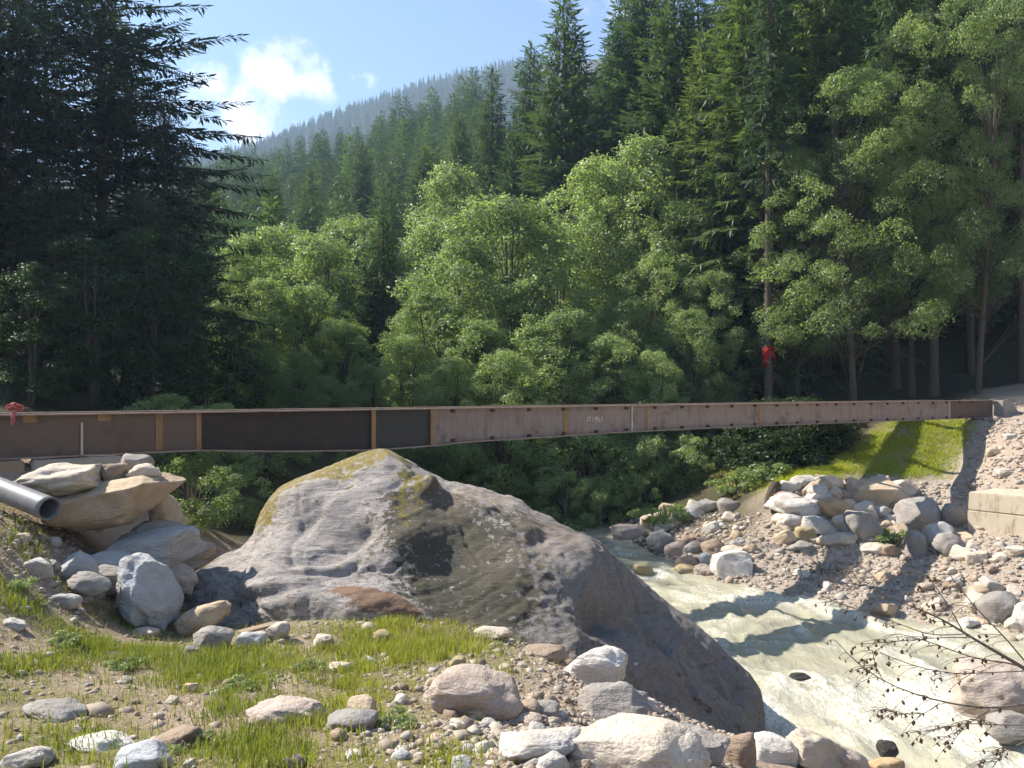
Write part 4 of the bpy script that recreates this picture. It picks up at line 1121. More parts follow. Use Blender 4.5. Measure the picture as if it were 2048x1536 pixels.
sE = gL + 0.03
e0 = gpt(sE, 0.25, 0); ex = gd * 1.5
block('concrete_abutment', [gpt(sE, .45, -1.2), gpt(sE + 2.3, .45, -1.2), gpt(sE + 2.3, -2.8, -1.2), gpt(sE, -2.8, -1.2), gpt(sE, .45, -.02), gpt(sE + 0.9, .45, -.05), gpt(sE + .9, -2.8, -.05), gpt(sE, -2.8, -.02)], MATS['grey_concrete'],
      label='grey sloping concrete block at the right end of the bridge', cat='abutment')
# left bearing slab and timber packer
sl = g_s(60); sr = g_s(240)
d0 = gdepth(sl)
block('concrete_slab', [gpt(sl, .30, -d0 - .42), gpt(sr, .30, -d0 - .42), gpt(sr, -2.6, -d0 - .42), gpt(sl, -2.6, -d0 - .42), gpt(sl, .30, -d0 - .02), gpt(sr, .30, -d0 - .02), gpt(sr, -2.6, -d0 - .02), gpt(sl, -2.6, -d0 - .02)], MATS['grey_concrete'],
      label='grey concrete bearing slab under the left end of the bridge', cat='slab')
sl = g_s(-60); sr = g_s(46)
block('timber_block', [gpt(sl, .34, -d0 - .24), gpt(sr, .34, -d0 - .24), gpt(sr, -.4, -d0 - .24), gpt(sl, -.4, -d0 - .24), gpt(sl, .34, -d0 - .015), gpt(sr, .34, -d0 - .015), gpt(sr, -.4, -d0 - .015), gpt(sl, -.4, -d0 - .015)], MATS['timber'],
      label='pale timber packing block under the girder at the left edge', cat='block')

# stacked concrete blocks on the far bank
b0 = P(1935, 983, 27.0); b1 = P(2150, 1003.6, 24.4)
bd = (b1 - b0); bd[2] = 0; bd /= np.linalg.norm(bd); bn = np.array([-bd[1], bd[0], 0]); bn = bn if bn[1] > 0 else -bn
for (zt, zb_, off, lab) in [(b0[2], b0[2] - 0.62, 0, 'long tan concrete block, upper of the two stacked on the far bank'), (b0[2] - 0.63, b0[2] - 1.45, -0.05, 'long tan concrete block, lower of the two stacked on the far bank')]:
    a = b0 + bd * 0.02 + bn * off; a[2] = zb_
    Lb, Wb = 4.4, 2.2
    lo = [a, a + bd * Lb, a + bd * Lb + bn * Wb, a + bn * Wb]
    up = [q_ + np.array([0, 0, zt - zb_]) for q_ in lo]
    block('concrete_block', lo + up, MATS['concrete'], label=lab, cat='concrete block', group='concrete blocks on the far bank')

# red lashing strap knotted on the girder
s0 = g_s(30)
base = gpt(s0, 0.06, 0.0)
acc = Acc(); r_ = np.random.default_rng(3)
for k in range(9):
    th = np.linspace(0, 2 * np.pi, 18); ax = r_.normal(size=3); ax /= np.linalg.norm(ax); e1 = np.cross(ax, [0.3, .5, .8]); e1 /= np.linalg.norm(e1); e2 = np.cross(ax, e1)
    rr_ = r_.uniform(0.05, 0.10); c_ = np.array([r_.uniform(-.08, .07), r_.uniform(-.04, .04), 0.09 + r_.uniform(-.02, .05)])
    pts = c_ + rr_ * (np.cos(th)[:, None] * e1 + np.sin(th)[:, None] * e2 * r_.uniform(.6, 1))
    pts[:, 2] = np.maximum(pts[:, 2], 0.02)
    V, Qd = tube(pts, 0.016, 6); acc.add(V, Qd)
for k in range(3):
    pts = np.array([(0.04, -.03, .08), (0.07 - .03 * k, -.10, .06), (0.06 - .03 * k, -.13, -.02), (0.06 - .02 * k, -.13, -.14 - .03 * k)]) ; V, Qd = tube(pts, 0.015, 6); acc.add(V, Qd)
add('lashing_strap', acc.mesh('lashing_strap', MATS['red_webbing']), loc=base, label='faded red lashing strap knotted on the girder top at the left edge', cat='strap')

# grey drain pipe
pp = [P(-160, 932, 12.4), P(-60, 955, 12.1), P(0, 978, 11.8), P(50, 998, 11.5), P(100, 1018, 11.2)]
pp = np.array(pp); tt = np.linspace(0, 1, 24); tk = np.linspace(0, 1, 5)
pts = np.stack([np.interp(tt, tk, pp[:, k]) for k in range(3)], -1)
V1, Q1 = tube(pts, 0.165, 28); V2, Q2 = tube(pts, 0.148, 28)
V1[:, 2] += 0; n1 = len(V1)
rim = [[(23) * 28 + k, (23) * 28 + (k + 1) % 28, n1 + 23 * 28 + (k + 1) % 28, n1 + 23 * 28 + k] for k in range(28)]
Vr, Qr = tube(pts[-2:] + (pts[-1] - pts[-2]) * 0.02, 0.158, 28)
me = make_mesh('drain_pipe', np.concatenate([V1, V2]) - pts[-1], np.concatenate([Q1, Q2[:, ::-1] + n1, np.array(rim)]), MATS['grey_plastic'])
add('drain_pipe', me, loc=pts[-1], label='grey plastic drain pipe sticking out of the bank at left', cat='pipe')

# stump and small plank
Ys = ground_hit(1545, 1020)
V, Qd = tube([np.array(P(1545, 1040, Ys + .3)), P(1540, 1000, Ys + .3), P(1552, 965, Ys + .3)], [0.32, 0.2, 0.22], 10)
V += 0.05 * fbm(V * 5, 3, 2)[:, None]
add('tree_stump', make_mesh('tree_stump', V, np.concatenate([Qd, [[20, 22, 24, 26]]]), MATS['bark']), label='dark broken stump on the gravel mound left of the far rock wall', cat='stump')
Ys = ground_hit(505, 1275)
a, b = P(478, 1268, Ys - .1), P(548, 1250, Ys + .25)
d_ = b - a; d_ /= np.linalg.norm(d_); sd = np.array([-d_[1], d_[0], 0]) * .07; up = np.array([0, 0, .03])
me = boxes_mesh('board', [[a - sd, b - sd, b + sd, a + sd, a - sd + up, b - sd + up, b + sd + up, a + sd + up]], MATS['timber'])
add('broken_board', me, label='broken weathered board lying at the foot of the huge boulder', cat='board')
#@@TREES
# ------------------------------------------------------------------ trees


def quads_from(p0, d, w, ln, wd, bend=None):
    """leaf / spray diamonds: base p0, direction d, width direction w"""
    n = len(p0)
    mid = p0 + d * (ln * 0.5)[:, None]
    if bend is not None: mid = mid + bend
    V = np.stack([p0, mid + w * (wd * 0.5)[:, None], p0 + d * ln[:, None], mid - w * (wd * 0.5)[:, None]], 1).reshape(-1, 3)
    Fq = (np.arange(n) * 4)[:, None] + np.arange(4)[None]
    return V, Fq


def unit(v): return v / (np.linalg.norm(v, axis=-1, keepdims=True) + 1e-9)


def spruce(seed, h, rmax, clear=0.08, dz=0.5, spacing=0.24, sl=0.75, droop=0.35, nb_=6, wood=True, needle='spruce_needles', hang=1.0, dead=0, bark='bark', shape=0.75, gaps=0.0, wf=1.0):
    r = np.random.default_rng(seed)
    tr = Acc()
    zz = np.linspace(-0.6, h, 14)
    lean = np.stack([0.12 * np.sin(zz * 0.2 + seed), 0.12 * np.cos(zz * 0.17 + seed * 2)], -1) * (zz[:, None] / h)
    rad = 0.0115 * h * (1 - np.clip(zz, 0, h) / h) ** 0.9 + 0.015
    rad[0] *= 1.35
    V, Qd = tube(np.concatenate([lean, zz[:, None]], 1), rad, 8); tr.add(V, Qd)
    p0 = []; dd = []; ww = []; ll = []; wd = []; vv = []
    z = clear * h
    while z < h * 0.985:
        t = z / h
        L0 = rmax * (1 - t) ** shape * (0.72 + 0.28 * min(1, (t - clear) / 0.12 + 0.1))
        n = nb_ if t < 0.9 else 4
        a0 = r.uniform(0, 6.3)
        for b in range(n):
            if r.random() < gaps: continue
            az = a0 + b * 2 * np.pi / n + r.uniform(-.35, .35)
            L = L0 * r.uniform(0.68, 1.18) + 0.15
            s = np.arange(min(0.35, L * .3), L, spacing) / L
            if len(s) < 2: s = np.array([0.4, 0.8])
            up = 0.18 + 0.35 * t + r.uniform(-.08, .08)
            dr = droop * (1.1 - 0.8 * t) + r.uniform(-.06, .06)
            hx, hy = math.cos(az), math.sin(az)
            zz_ = z + r.uniform(-.2, .2) * dz + L * (up * s - dr * 1.6 * s ** 1.6 + 0.30 * dr * s ** 4)
            pts = np.stack([hx * L * s, hy * L * s, zz_], -1)
            dirv = unit(np.gradient(pts, axis=0))
            side = np.array([-hy, hx, 0.0])
            if wood:
                ks = np.linspace(0, 1, 5)
                zc_ = z + L * (up * ks - dr * 1.6 * ks ** 1.6 + 0.30 * dr * ks ** 4)
                V, Qd = tube(np.stack([hx * L * ks, hy * L * ks, zc_], -1), np.linspace(0.012 * L + .01, 0.006, 5), 3); tr.add(V, Qd)
            m_ = len(s)
            fan = np.sin(np.clip(s, 0, 1) * np.pi * 0.86 + 0.32)
            for sg in (-1, 1):
                dv = unit(dirv * r.uniform(.5, .9, (m_, 1)) + side * sg * r.uniform(.55, 1.0, (m_, 1)) + np.array([0, 0, -1]) * r.uniform(.05, .45, (m_, 1)))
                p0.append(pts); dd.append(dv); ln = sl * (0.45 + 0.75 * fan) * r.uniform(.65, 1.25, m_) * min(1, 0.35 + L / rmax)
                ll.append(ln); wd.append(ln * r.uniform(.22, .36, m_) * wf)
                ww.append(unit(np.cross(dv, np.array([0, 0, 1.0]) + r.normal(0, .45, (m_, 3))))); vv.append(np.clip(r.normal(.25 + .5 * s, .2), 0, 1))
            k = r.random(m_) < 0.75 * hang
            if k.any():
                q = int(k.sum())
                dv = unit(np.array([0, 0, -1.0]) + r.normal(0, .28, (q, 3)) + dirv[k] * .3)
                p0.append(pts[k]); dd.append(dv); ln = sl * r.uniform(.5, 1.15, q); ll.append(ln); wd.append(ln * r.uniform(.2, .34, q) * wf)
                ww.append(unit(np.cross(dv, r.normal(size=(q, 3))))); vv.append(np.clip(r.normal(.35, .2, q), 0, 1))
            p0.append(pts[-1:]); dd.append(dirv[-1:]); ll.append(np.array([sl * .8])); wd.append(np.array([sl * .28])); ww.append(side[None]); vv.append(np.array([.9]))
        z += dz * r.uniform(.8, 1.25) * (1 - 0.45 * t)
    # leader
    p0.append(np.array([[0, 0, h - .8]] * 3)); dd.append(unit(np.array([[0, 0, 1], [.1, .05, 1], [-.1, .05, 1.0]]))); ll.append(np.array([1.1, .8, .8])); wd.append(np.array([.18, .2, .2])); ww.append(unit(r.normal(size=(3, 3)) * [1, 1, 0])); vv.append(np.array([.6] * 3))
    for k in range(dead):   # bare dead snags on the lower trunk
        z = r.uniform(.03, max(clear, .1)) * h; az = r.uniform(0, 6.3); L = r.uniform(.6, 2.0)
        V, Qd = tube([(0, 0, z), (math.cos(az) * L * .5, math.sin(az) * L * .5, z + .05), (math.cos(az) * L, math.sin(az) * L, z - .25)], [.03, .018, .006], 3); tr.add(V, Qd)
    V, Fq = quads_from(*[np.concatenate(a) for a in (p0, dd, ww, ll, wd)])
    vary = np.repeat(np.concatenate(vv), 4)
    trunk = tr.mesh('trunk', MATS[bark])
    crown = make_mesh('crown', V, Fq, MATS[needle], False, {'vary': vary})
    return trunk, crown


def leafy(seed, h, rad, nl, leaves, leaf=0.17, base=0.18, flat=0.8, stems=3, mat='alder_leaves', bark='pale_bark', lobe=(0.85, 1.6), top=0.75, layered=False, lean=0.06):
    """broadleaf: stems, limbs to every lobe, leaves spread through each lobe's outer volume"""
    r = np.random.default_rng(seed)
    tr = Acc()
    stem_pts = []
    for k in range(stems):
        az = r.uniform(0, 6.3); ln = r.uniform(.3, 1) * lean * h
        tq = np.linspace(0, 1, 9)
        pts = np.stack([np.cos(az) * (0.12 * (k > 0) + ln * tq ** 1.4) + .05 * h * .2 * np.sin(tq * 5 + k), np.sin(az) * (0.12 * (k > 0) + ln * tq ** 1.4) + .05 * h * .2 * np.cos(tq * 4 + k), -0.4 + (h * r.uniform(.78, .93) + .4) * tq], -1)
        V, Qd = tube(pts, np.linspace(0.011 * h + .02, 0.02, 9), 7); tr.add(V, Qd); stem_pts.append(pts)
    P0 = []; NN = []; VV = []; SZ = []
    per = leaves // nl
    for k in range(nl):
        t = base + (1 - base) * (k + r.uniform(0, 1)) / nl
        prof = rad * (math.sin(min(1.0, (t - base) / (1 - base) / top * 0.5 + (0.12 if not layered else .3)) * math.pi)) ** 0.7 if (t - base) / (1 - base) < top * 1.0 else rad * (1 - ((t - base) / (1 - base) - top) / (1 - top)) ** 0.6
        prof = max(prof, 0.25 * rad)
        az = k * 2.399963 + r.uniform(-.5, .5); rr_ = prof * math.sqrt(r.uniform(.12, 1.0))
        lr = r.uniform(*lobe) * (0.75 + 0.25 * (1 - t))
        c_ = np.array([math.cos(az) * rr_, math.sin(az) * rr_, min(t * h, h - lr * flat * .9)])
        sp = stem_pts[r.integers(stems)]
        q = sp[min(8, max(1, int(t * 7)))]
        mid = (q + c_) / 2 + np.array([0, 0, .25 * (1 if not layered else -.2)])
        V, Qd = tube([q - [0, 0, .3], mid, c_], [0.026, 0.014, 0.004], 4); tr.add(V, Qd)
        n = int(per * (lr / np.mean(lobe)) ** 2)
        d = unit(r.normal(size=(n, 3)))
        d[:, 2] = np.where(r.random(n) < .2, np.abs(d[:, 2]), d[:, 2])
        rad_ = r.uniform(.25, 1.0, n) ** 0.45
        lump = 1 + 0.35 * fbm(d * 2.2 + k * 3.7, 2, seed + k)
        pts = c_ + d * (lr * rad_ * lump)[:, None] * np.array([1, 1, flat])
        if layered: pts[:, 2] += -0.22 * ((pts[:, 0] - c_[0]) ** 2 + (pts[:, 1] - c_[1]) ** 2) / lr
        keep = fbm(pts * 1.5, 2, seed + 3) > -0.42
        pts = pts[keep]; d = d[keep]; rad_ = rad_[keep]
        P0.append(pts); NN.append(unit(d * .8 + r.normal(0, .55, (len(pts), 3)) + np.array([0, 0, .45])))
        VV.append(np.clip(r.normal(.45, .22, len(pts)) + .15 * (rad_ - .7), 0, 1)); SZ.append(leaf * r.uniform(.6, 1.3, len(pts)))
    P0 = np.concatenate(P0); NN = np.concatenate(NN); SZ = np.concatenate(SZ); VV = np.concatenate(VV)
    tdir = unit(np.cross(NN, r.normal(size=NN.shape)))
    w = unit(np.cross(NN, tdir))
    V, Fq = quads_from(P0 - tdir * (SZ * .5)[:, None], tdir, w, SZ, SZ * .72)
    return tr.mesh('trunk', MATS[bark]), make_mesh('crown', V, Fq, MATS[mat], False, {'vary': np.repeat(VV, 4)})


def tree(name, parts, px, Y, label, cat='tree', group=None, top=None, h0=1.0, rz=None, width=None, sink=0.2, xy=None):
    x = (px - 1024) / F * Y if xy is None else xy[0]
    if xy is not None: Y = xy[1]
    z = Hs(x, Y) - sink
    s = ((HOR - top) / F * Y - z) / h0 if top is not None else 1.0
    sw = s if width is None else width * s
    e = add(name, None, loc=(x, Y, z), rot=(0, 0, rr.uniform(0, 6.28) if rz is None else rz), scale=(sw, sw, s), label=label, cat=cat, group=group)
    e.empty_display_size = 0.5
    for nm, me in zip(('trunk', 'crown'), parts):
        add(nm, me, parent=e)
    return e


rr = random.Random(11)
HS = 30.0
SPR = [spruce(1, HS, 4.4, 0.05, dead=6, spacing=.13, wf=.55, dz=.45), spruce(2, HS, 3.9, 0.10, droop=0.42, dead=10, spacing=.13, wf=.55, dz=.45), spruce(3, HS, 4.8, 0.06, droop=0.30, spacing=.14, wf=.55, dz=.45)]
SPL = spruce(8, HS, 4.6, 0.03, droop=.45, spacing=.13, sl=.7, hang=1.3, wf=.55, needle='olive_needles')
SPB = spruce(6, HS, 3.4, 0.42, dead=26, bark='bark', gaps=.15, spacing=.16, wf=.6)          # bare lower trunk
DRK = [spruce(4, 24, 7.2, 0.07, dz=.62, spacing=.13, sl=.6, wf=.7, droop=.34, nb_=6, hang=1.0, gaps=.34, shape=.34, needle='shaded_needles'), spruce(5, 24, 6.2, 0.10, dz=.60, spacing=.13, sl=.6, wf=.7, droop=.36, nb_=6, hang=1.0, shape=.5, needle='shaded_needles')]
FAR = [spruce(20 + k, 26, 4.0 + .4 * k, 0.06, dz=.85, spacing=.34, sl=.95, nb_=6, wf=.75, wood=False, hang=.8) for k in range(4)]
LAR = [spruce(30, 26, 3.2, 0.1, dz=.9, spacing=.45, sl=.9, nb_=5, wood=False, hang=.7, needle='larch_needles')]
HA = 14.0
ALD = [leafy(40 + k, HA, 2.9, 80, 78000, leaf=.12, base=.03, stems=3, lobe=(.55, 1.2), flat=.95, bark='bark') for k in range(4)]
BEE = [leafy(50 + k, 20.0, 5.8, 120, 115000, leaf=.115, base=.25, flat=.6, lobe=(.7, 1.5), stems=1, mat='beech_leaves', bark='bark', layered=True) for k in range(2)]
DKL = [leafy(60 + k, 12.0, 3.6, 30, 26000, leaf=.17, base=.08, flat=.5, lobe=(1.0, 1.9), stems=2, mat='shaded_leaves', bark='bark', layered=True) for k in range(2)]
BSH = [leafy(70 + k, 4.2, 2.3, 26, 20000, leaf=.11, base=.03, flat=.75, lobe=(.5, .95), stems=4, top=.6) for k in range(3)]

DKB = [leafy(75 + k, 4.2, 2.3, 16, 12000, leaf=.16, base=.03, flat=.75, lobe=(.7, 1.15), stems=4, top=.6, mat='shaded_leaves') for k in range(2)]

# --- tall spruces on the right slope
for (px, Y, top, v, wd, lab) in [
    (1130, 62, -12, 0, .95, 'tall pointed spruce whose tip stands alone against the sky'),
    (1292, 60, -110, 1, 1.05, 'broad dark spruce right of the sky gap beside the pointed spruce'),
    (1225, 78, 70, 2, .9, 'spruce standing behind the gap between the two tallest skyline spruces'),
    (1062, 72, 82, 2, .8, 'smaller spruce on the left flank of the tall pointed spruce'),
    (985, 80, 135, 1, .85, 'slim spruce at the right end of the distant ridge'),
    (1395, 66, -30, 0, .95, 'spruce rising out of the frame beside a blue sky patch'),
    (1490, 56, -200, 2, 1.0, 'huge spruce towering above the pale alder tops, third from the pointed spruce'),
    (1580, 60, -240, 1, 1.05, 'spruce in the thick forest behind the red cloth'),
    (1660, 64, -260, 0, 1.0, 'spruce behind the layered pale-leaved tree at right'),
    (1760, 58, -280, 2, 1.0, 'spruce directly above the bridge end, deep in the right forest'),
    (1860, 62, -300, 1, 1.0, 'spruce behind the slender bare trunk in the right forest'),
    (1960, 56, -300, 0, 1.0, 'spruce near the right edge behind the bare-trunked tree'),
    (2060, 60, -300, 2, 1.0, 'spruce cut by the right edge of the picture'),
    (1335, 84, 20, 1, .9, 'spruce further up the right slope between two nearer ones'),
    (1190, 90, 140, 0, .9, 'spruce half hidden behind the tall pointed spruce'),
    (920, 88, 225, 0, .85, 'dark spruce standing above the central alders left of the pointed spruce'),
    (850, 84, 290, 2, .9, 'blackish spruce beside the central hillside gap'),
    (765, 58, 410, 1, .95, 'dark spruce rising between the two groups of pale alders'),
    (725, 100, 285, 2, .85, 'dark narrow spruce standing on the lower hillside above the left alders'),
    (545, 98, 345, 0, .9, 'spruce behind the left alders close to the dark left trees'),
    (620, 105, 335, 1, .9, 'spruce above the middle of the left alder group'),
    (1345, 56, -60, 2, .95, 'spruce filling the space between the broad dark spruce and the blue sky patch'),
    (1250, 70, -40, 0, .9, 'spruce behind the slim alders at the left side of the broad dark spruce'),
    (1150, 72, 150, 1, 1.0, 'spruce filling the slope below and behind the tall pointed spruce'),
    (1030, 66, 260, 0, .9, 'spruce directly behind the tallest central alder'),
    (1540, 66, -200, 0, 1.0, 'spruce in the second row above the layered trees, left of the bare grey trunk'),
    (1620, 74, -220, 2, 1.0, 'spruce in the back row above the red cloth'),
    (1720, 70, -240, 1, 1.0, 'spruce in the back row above the large pale-leaved tree'),
    (1440, 48, 250, 1, .7, 'brownish slim spruce beside the layered pale-leaved tree'),
]:
    tree('spruce_tree', SPR[v], px, Y, lab, group='tall spruces on the near slopes', top=top, h0=HS, width=wd * 1.32)
for (px, Y, top, wd, lab) in [(1500, 48, -160, 1.25, 'tall olive-green conifer with hanging sprays right of the sunny alders'), (1405, 52, 60, 1.1, 'olive-green conifer behind the right end of the sunny alders'), (1650, 52, -200, 1.2, 'olive-green conifer rising behind the large pale-leaved tree')]:
    tree('spruce_tree', SPL, px, Y, lab, group='olive conifers', top=top, h0=HS, width=wd)
for (px, Y, top, lab) in [(1537, 44.0, -330, 'bare-trunked spruce with the red cloth tied round it'), (2042, 46, -300, 'straight spruce with a bare sunlit trunk at the right edge'),
                          (1868, 44, -420, 'slender spruce with a bare grey trunk above the right bridge end'),
                          (1790, 47, -420, 'dark bare-trunked spruce left of the slender grey trunk'),
                          (1465, 52, -300, 'bare-trunked spruce in shade between the alders and the red cloth'),
                          (1690, 54, -300, 'bare-trunked spruce in the dark interior right of the red cloth'),
                          (1940, 50, -400, 'bare-trunked spruce in the dark interior between the two right trunks')]:
    tree('spruce_tree', SPB, px, Y, lab, group='bare trunked spruces', top=top, h0=HS, width=.62)
# --- dark trees at left
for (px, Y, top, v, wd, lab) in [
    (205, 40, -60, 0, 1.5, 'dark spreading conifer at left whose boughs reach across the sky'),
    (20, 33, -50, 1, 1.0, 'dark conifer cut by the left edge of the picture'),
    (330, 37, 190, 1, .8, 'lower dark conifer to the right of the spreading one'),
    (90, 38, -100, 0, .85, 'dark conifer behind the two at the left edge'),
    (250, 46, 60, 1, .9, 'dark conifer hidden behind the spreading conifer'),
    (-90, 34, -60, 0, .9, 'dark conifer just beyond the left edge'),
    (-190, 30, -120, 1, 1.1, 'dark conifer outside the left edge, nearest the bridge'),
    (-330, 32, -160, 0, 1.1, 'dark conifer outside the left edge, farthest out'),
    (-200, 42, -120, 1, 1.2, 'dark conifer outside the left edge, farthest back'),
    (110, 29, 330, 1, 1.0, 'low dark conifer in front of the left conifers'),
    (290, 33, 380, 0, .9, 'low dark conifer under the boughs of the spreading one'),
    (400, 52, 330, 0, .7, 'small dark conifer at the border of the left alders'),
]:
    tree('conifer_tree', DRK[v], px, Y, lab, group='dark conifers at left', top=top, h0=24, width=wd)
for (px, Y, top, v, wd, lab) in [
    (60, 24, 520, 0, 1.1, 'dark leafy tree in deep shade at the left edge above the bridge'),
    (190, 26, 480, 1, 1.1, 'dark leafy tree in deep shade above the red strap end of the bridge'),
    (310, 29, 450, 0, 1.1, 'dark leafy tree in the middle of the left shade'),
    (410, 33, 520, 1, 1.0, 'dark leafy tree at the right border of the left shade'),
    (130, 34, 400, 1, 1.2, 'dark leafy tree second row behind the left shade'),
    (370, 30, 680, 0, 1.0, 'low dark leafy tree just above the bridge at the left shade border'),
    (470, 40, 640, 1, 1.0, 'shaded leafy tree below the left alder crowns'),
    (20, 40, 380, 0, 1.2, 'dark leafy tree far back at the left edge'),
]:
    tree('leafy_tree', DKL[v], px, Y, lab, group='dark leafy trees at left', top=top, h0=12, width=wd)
# --- alders
for k, (px, Y, top, wd, lab) in enumerate([
    (495, 60, 470, 1.0, 'rounded sunlit alder nearest the dark left trees'),
    (565, 62, 450, 1.0, 'sunlit alder with the highest dome of the left group'),
    (635, 58, 470, 1.0, 'sunlit alder in the middle of the left group'),
    (705, 64, 430, 1.0, 'bright green alder at the right end of the left group'),
    (540, 54, 560, 1.1, 'alder in the second row below the highest dome'),
    (615, 52, 570, 1.1, 'alder in the second row below the middle of the left group'),
    (680, 50, 640, 1.0, 'alder in shade below the bright right end of the left group'),
    (455, 48, 600, 1.0, 'shaded alder merging with the dark left trees'),
    (520, 44, 680, 1.1, 'shaded low alder above the bridge near the dark left trees'),
    (600, 42, 700, 1.0, 'dark alder just above the bridge right of the low one'),
    (1000, 48, 395, 1.0, 'tallest alder of the central group below the pointed spruce'),
    (925, 46, 480, 1.0, 'central alder left of the tallest one'),
    (865, 44, 585, 1.0, 'central alder at the left edge of the sunny slope'),
    (1095, 49, 450, 1.0, 'central alder right of the tallest one'),
    (1045, 44, 560, 1.05, 'alder in the middle of the sunny central slope'),
    (965, 42, 635, 1.1, 'alder in the second row of the central group'),
    (1085, 41, 650, 1.1, 'pale alder above the bridge in the centre'),
    (815, 42, 670, 1.0, 'low sunny alder at the left foot of the central group'),
    (740, 40, 730, 1.1, 'low alder just above the bridge under the dark central spruce'),
    (655, 40, 750, 1.2, 'low sunny alder just above the rust-striped dark girder panel'),
    (895, 39, 715, 1.1, 'low sunny alder above the bridge left of centre'),
    (1010, 38, 700, 1.1, 'low bright alder above the bridge near the chalk marks'),
    (1145, 42, 620, 1.0, 'alder to the left of the shaded hollow in the centre'),
    (1200, 54, 320, .9, 'slim alder standing before the broad dark spruce, left one of two'),
    (1278, 53, 280, .85, 'slim alder with the highest pale tip before the broad dark spruce'),
    (1245, 45, 595, 1.0, 'alder with a narrow tip above the chalk marks'),
    (1215, 41, 670, 1.1, 'low alder above the bridge right of centre'),
    (1320, 48, 500, .9, 'alder right of the narrow-tipped one'),
    (1385, 44, 620, 1.0, 'yellowish low alder at the border of the dark right forest'),
    (1360, 50, 400, .85, 'alder climbing before the spruce beside the blue sky patch'),
    (1430, 46, 540, .8, 'alder at the right end of the sunny group'),
    (1310, 41, 700, 1.0, 'shaded low alder above the bridge between sunny ones'),
    (900, 62, 330, .8, 'yellow-green alder high on the slope left of the tall pointed spruce'),
]):
    tree('alder_tree', ALD[k % 4], px, Y, lab, group='sunlit alders beyond the bridge', top=top, h0=HA, width=wd * 1.22)
for (px, Y, top, v, wd, lab) in [
    (1700, 43, 150, 0, .95, 'large layered pale-leaved tree in front of the right forest'),
    (1600, 45, 300, 1, .8, 'layered leafy tree left of the large pale-leaved one'),
    (1830, 45, 40, 1, .8, 'layered leafy tree rising right of the large pale-leaved one'),
    (1960, 42, -20, 0, .75, 'layered leafy tree with yellow-green boughs near the right edge'),
]:
    e = tree('leafy_tree', BEE[v], px, Y, lab, group='layered leafy trees at right', top=top, h0=20, width=wd)
# --- shrubs along the far water edge and under the bridge
for k, (px, Y, top, wd, lab) in enumerate([
    (905, 39, 880, 1.2, 'shrub just right of the boulder peak below the bridge'),
    (965, 40, 885, 1.2, 'shrub below the bridge, second right of the boulder peak'),
    (1030, 40, 875, 1.3, 'light green shrub below the bridge in the centre'),
    (1100, 40, 865, 1.3, 'shrub overhanging the upstream water'),
    (1170, 39, 860, 1.3, 'large shrub below the chalk marks'),
    (1240, 39, 870, 1.3, 'dark shrub above the log-shaped boulder'),
    (1310, 38, 870, 1.2, 'dark shrub right of the log-shaped boulder'),
    (1375, 38, 870, 1.2, 'shaded shrub below the bridge left of the gravel mound'),
    (1440, 38, 880, 1.1, 'shrub at the dark hollow behind the gravel mound'),
    (1130, 36, 945, 1.0, 'low shrub dipping into the upstream water'),
    (1200, 36, 950, 1.0, 'low dark shrub behind the upstream bend'),
    (1280, 36, 960, 1.0, 'low dark shrub directly behind the pinkish water-edge stones'),
    (1500, 42, 850, 1.0, 'shaded shrub in the hollow under the bridge at right'),
    (1560, 40, 850, 1.1, 'shaded shrub under the bridge above the weed patch'),
    (1620, 41, 845, 1.1, 'shaded shrub under the bridge beside the grass slope'),
    (1690, 43, 840, 1.0, 'shaded shrub under the bridge above the grass slope'),
    (1520, 37, 915, 1.0, 'low dark shrub behind the broken stump'),
    (1590, 37, 905, .9, 'low dark shrub at the foot of the grass slope'),
    (450, 27, 900, 1.1, 'dark shrub in the gap left of the boulder'),
    (540, 30, 905, 1.2, 'dark green shrub behind the left shoulder of the boulder'),
    (370, 24, 930, 1.0, 'dark shrub behind the stacked rocks'),
    (620, 34, 890, 1.2, 'shrub under the dark girder panel'),
    (700, 36, 890, 1.2, 'shrub hidden behind the boulder peak'),
]):
    tree('shrub', BSH[k % 3], px, Y, lab, cat='shrub', group='shrubs under the bridge', top=top, h0=4.2, width=wd)

for k, (px, py, s_, lab) in enumerate([(1480, 930, .5, 'low scrub on the shaded slope left of the grass, nearest the stump'), (1540, 915, .55, 'low scrub on the shaded slope, second from the stump'), (1600, 900, .5, 'low scrub on the shaded slope beside the grass slope tip'),
        (1655, 880, .28, 'low scrub under the bridge at the upper edge of the grass slope'), (1710, 862, .16, 'low scrub directly under the bridge above the grass slope'), (1560, 872, .32, 'low scrub high on the shaded slope right under the bridge'), (1490, 880, .4, 'low scrub high on the shaded slope above the gravel mound'), (1580, 932, .7, 'leafy scrub filling the slope left of the grass tip'), (1625, 912, .5, 'leafy scrub along the left border of the grass slope'), (1672, 888, .34, 'leafy scrub halfway up the border of the grass slope'), (1520, 950, .6, 'leafy scrub behind the gravel mound beside the stump'), (1635, 872, .26, 'leafy scrub under the rust-stained girder joint')]):
    Y = ground_hit(px, py, 25) + .5; x_ = (px - 1024) / F * Y
    e = add('shrub', None, loc=(x_, Y, Hs(x_, Y) - .15), rot=(0, 0, k * 1.3), scale=(s_ * 1.3, s_ * 1.3, s_), label=lab, cat='shrub', group='low scrub on the shaded slope')
    for nm, me in zip(('trunk', 'crown'), DKB[k % 2]): add(nm, me, parent=e)
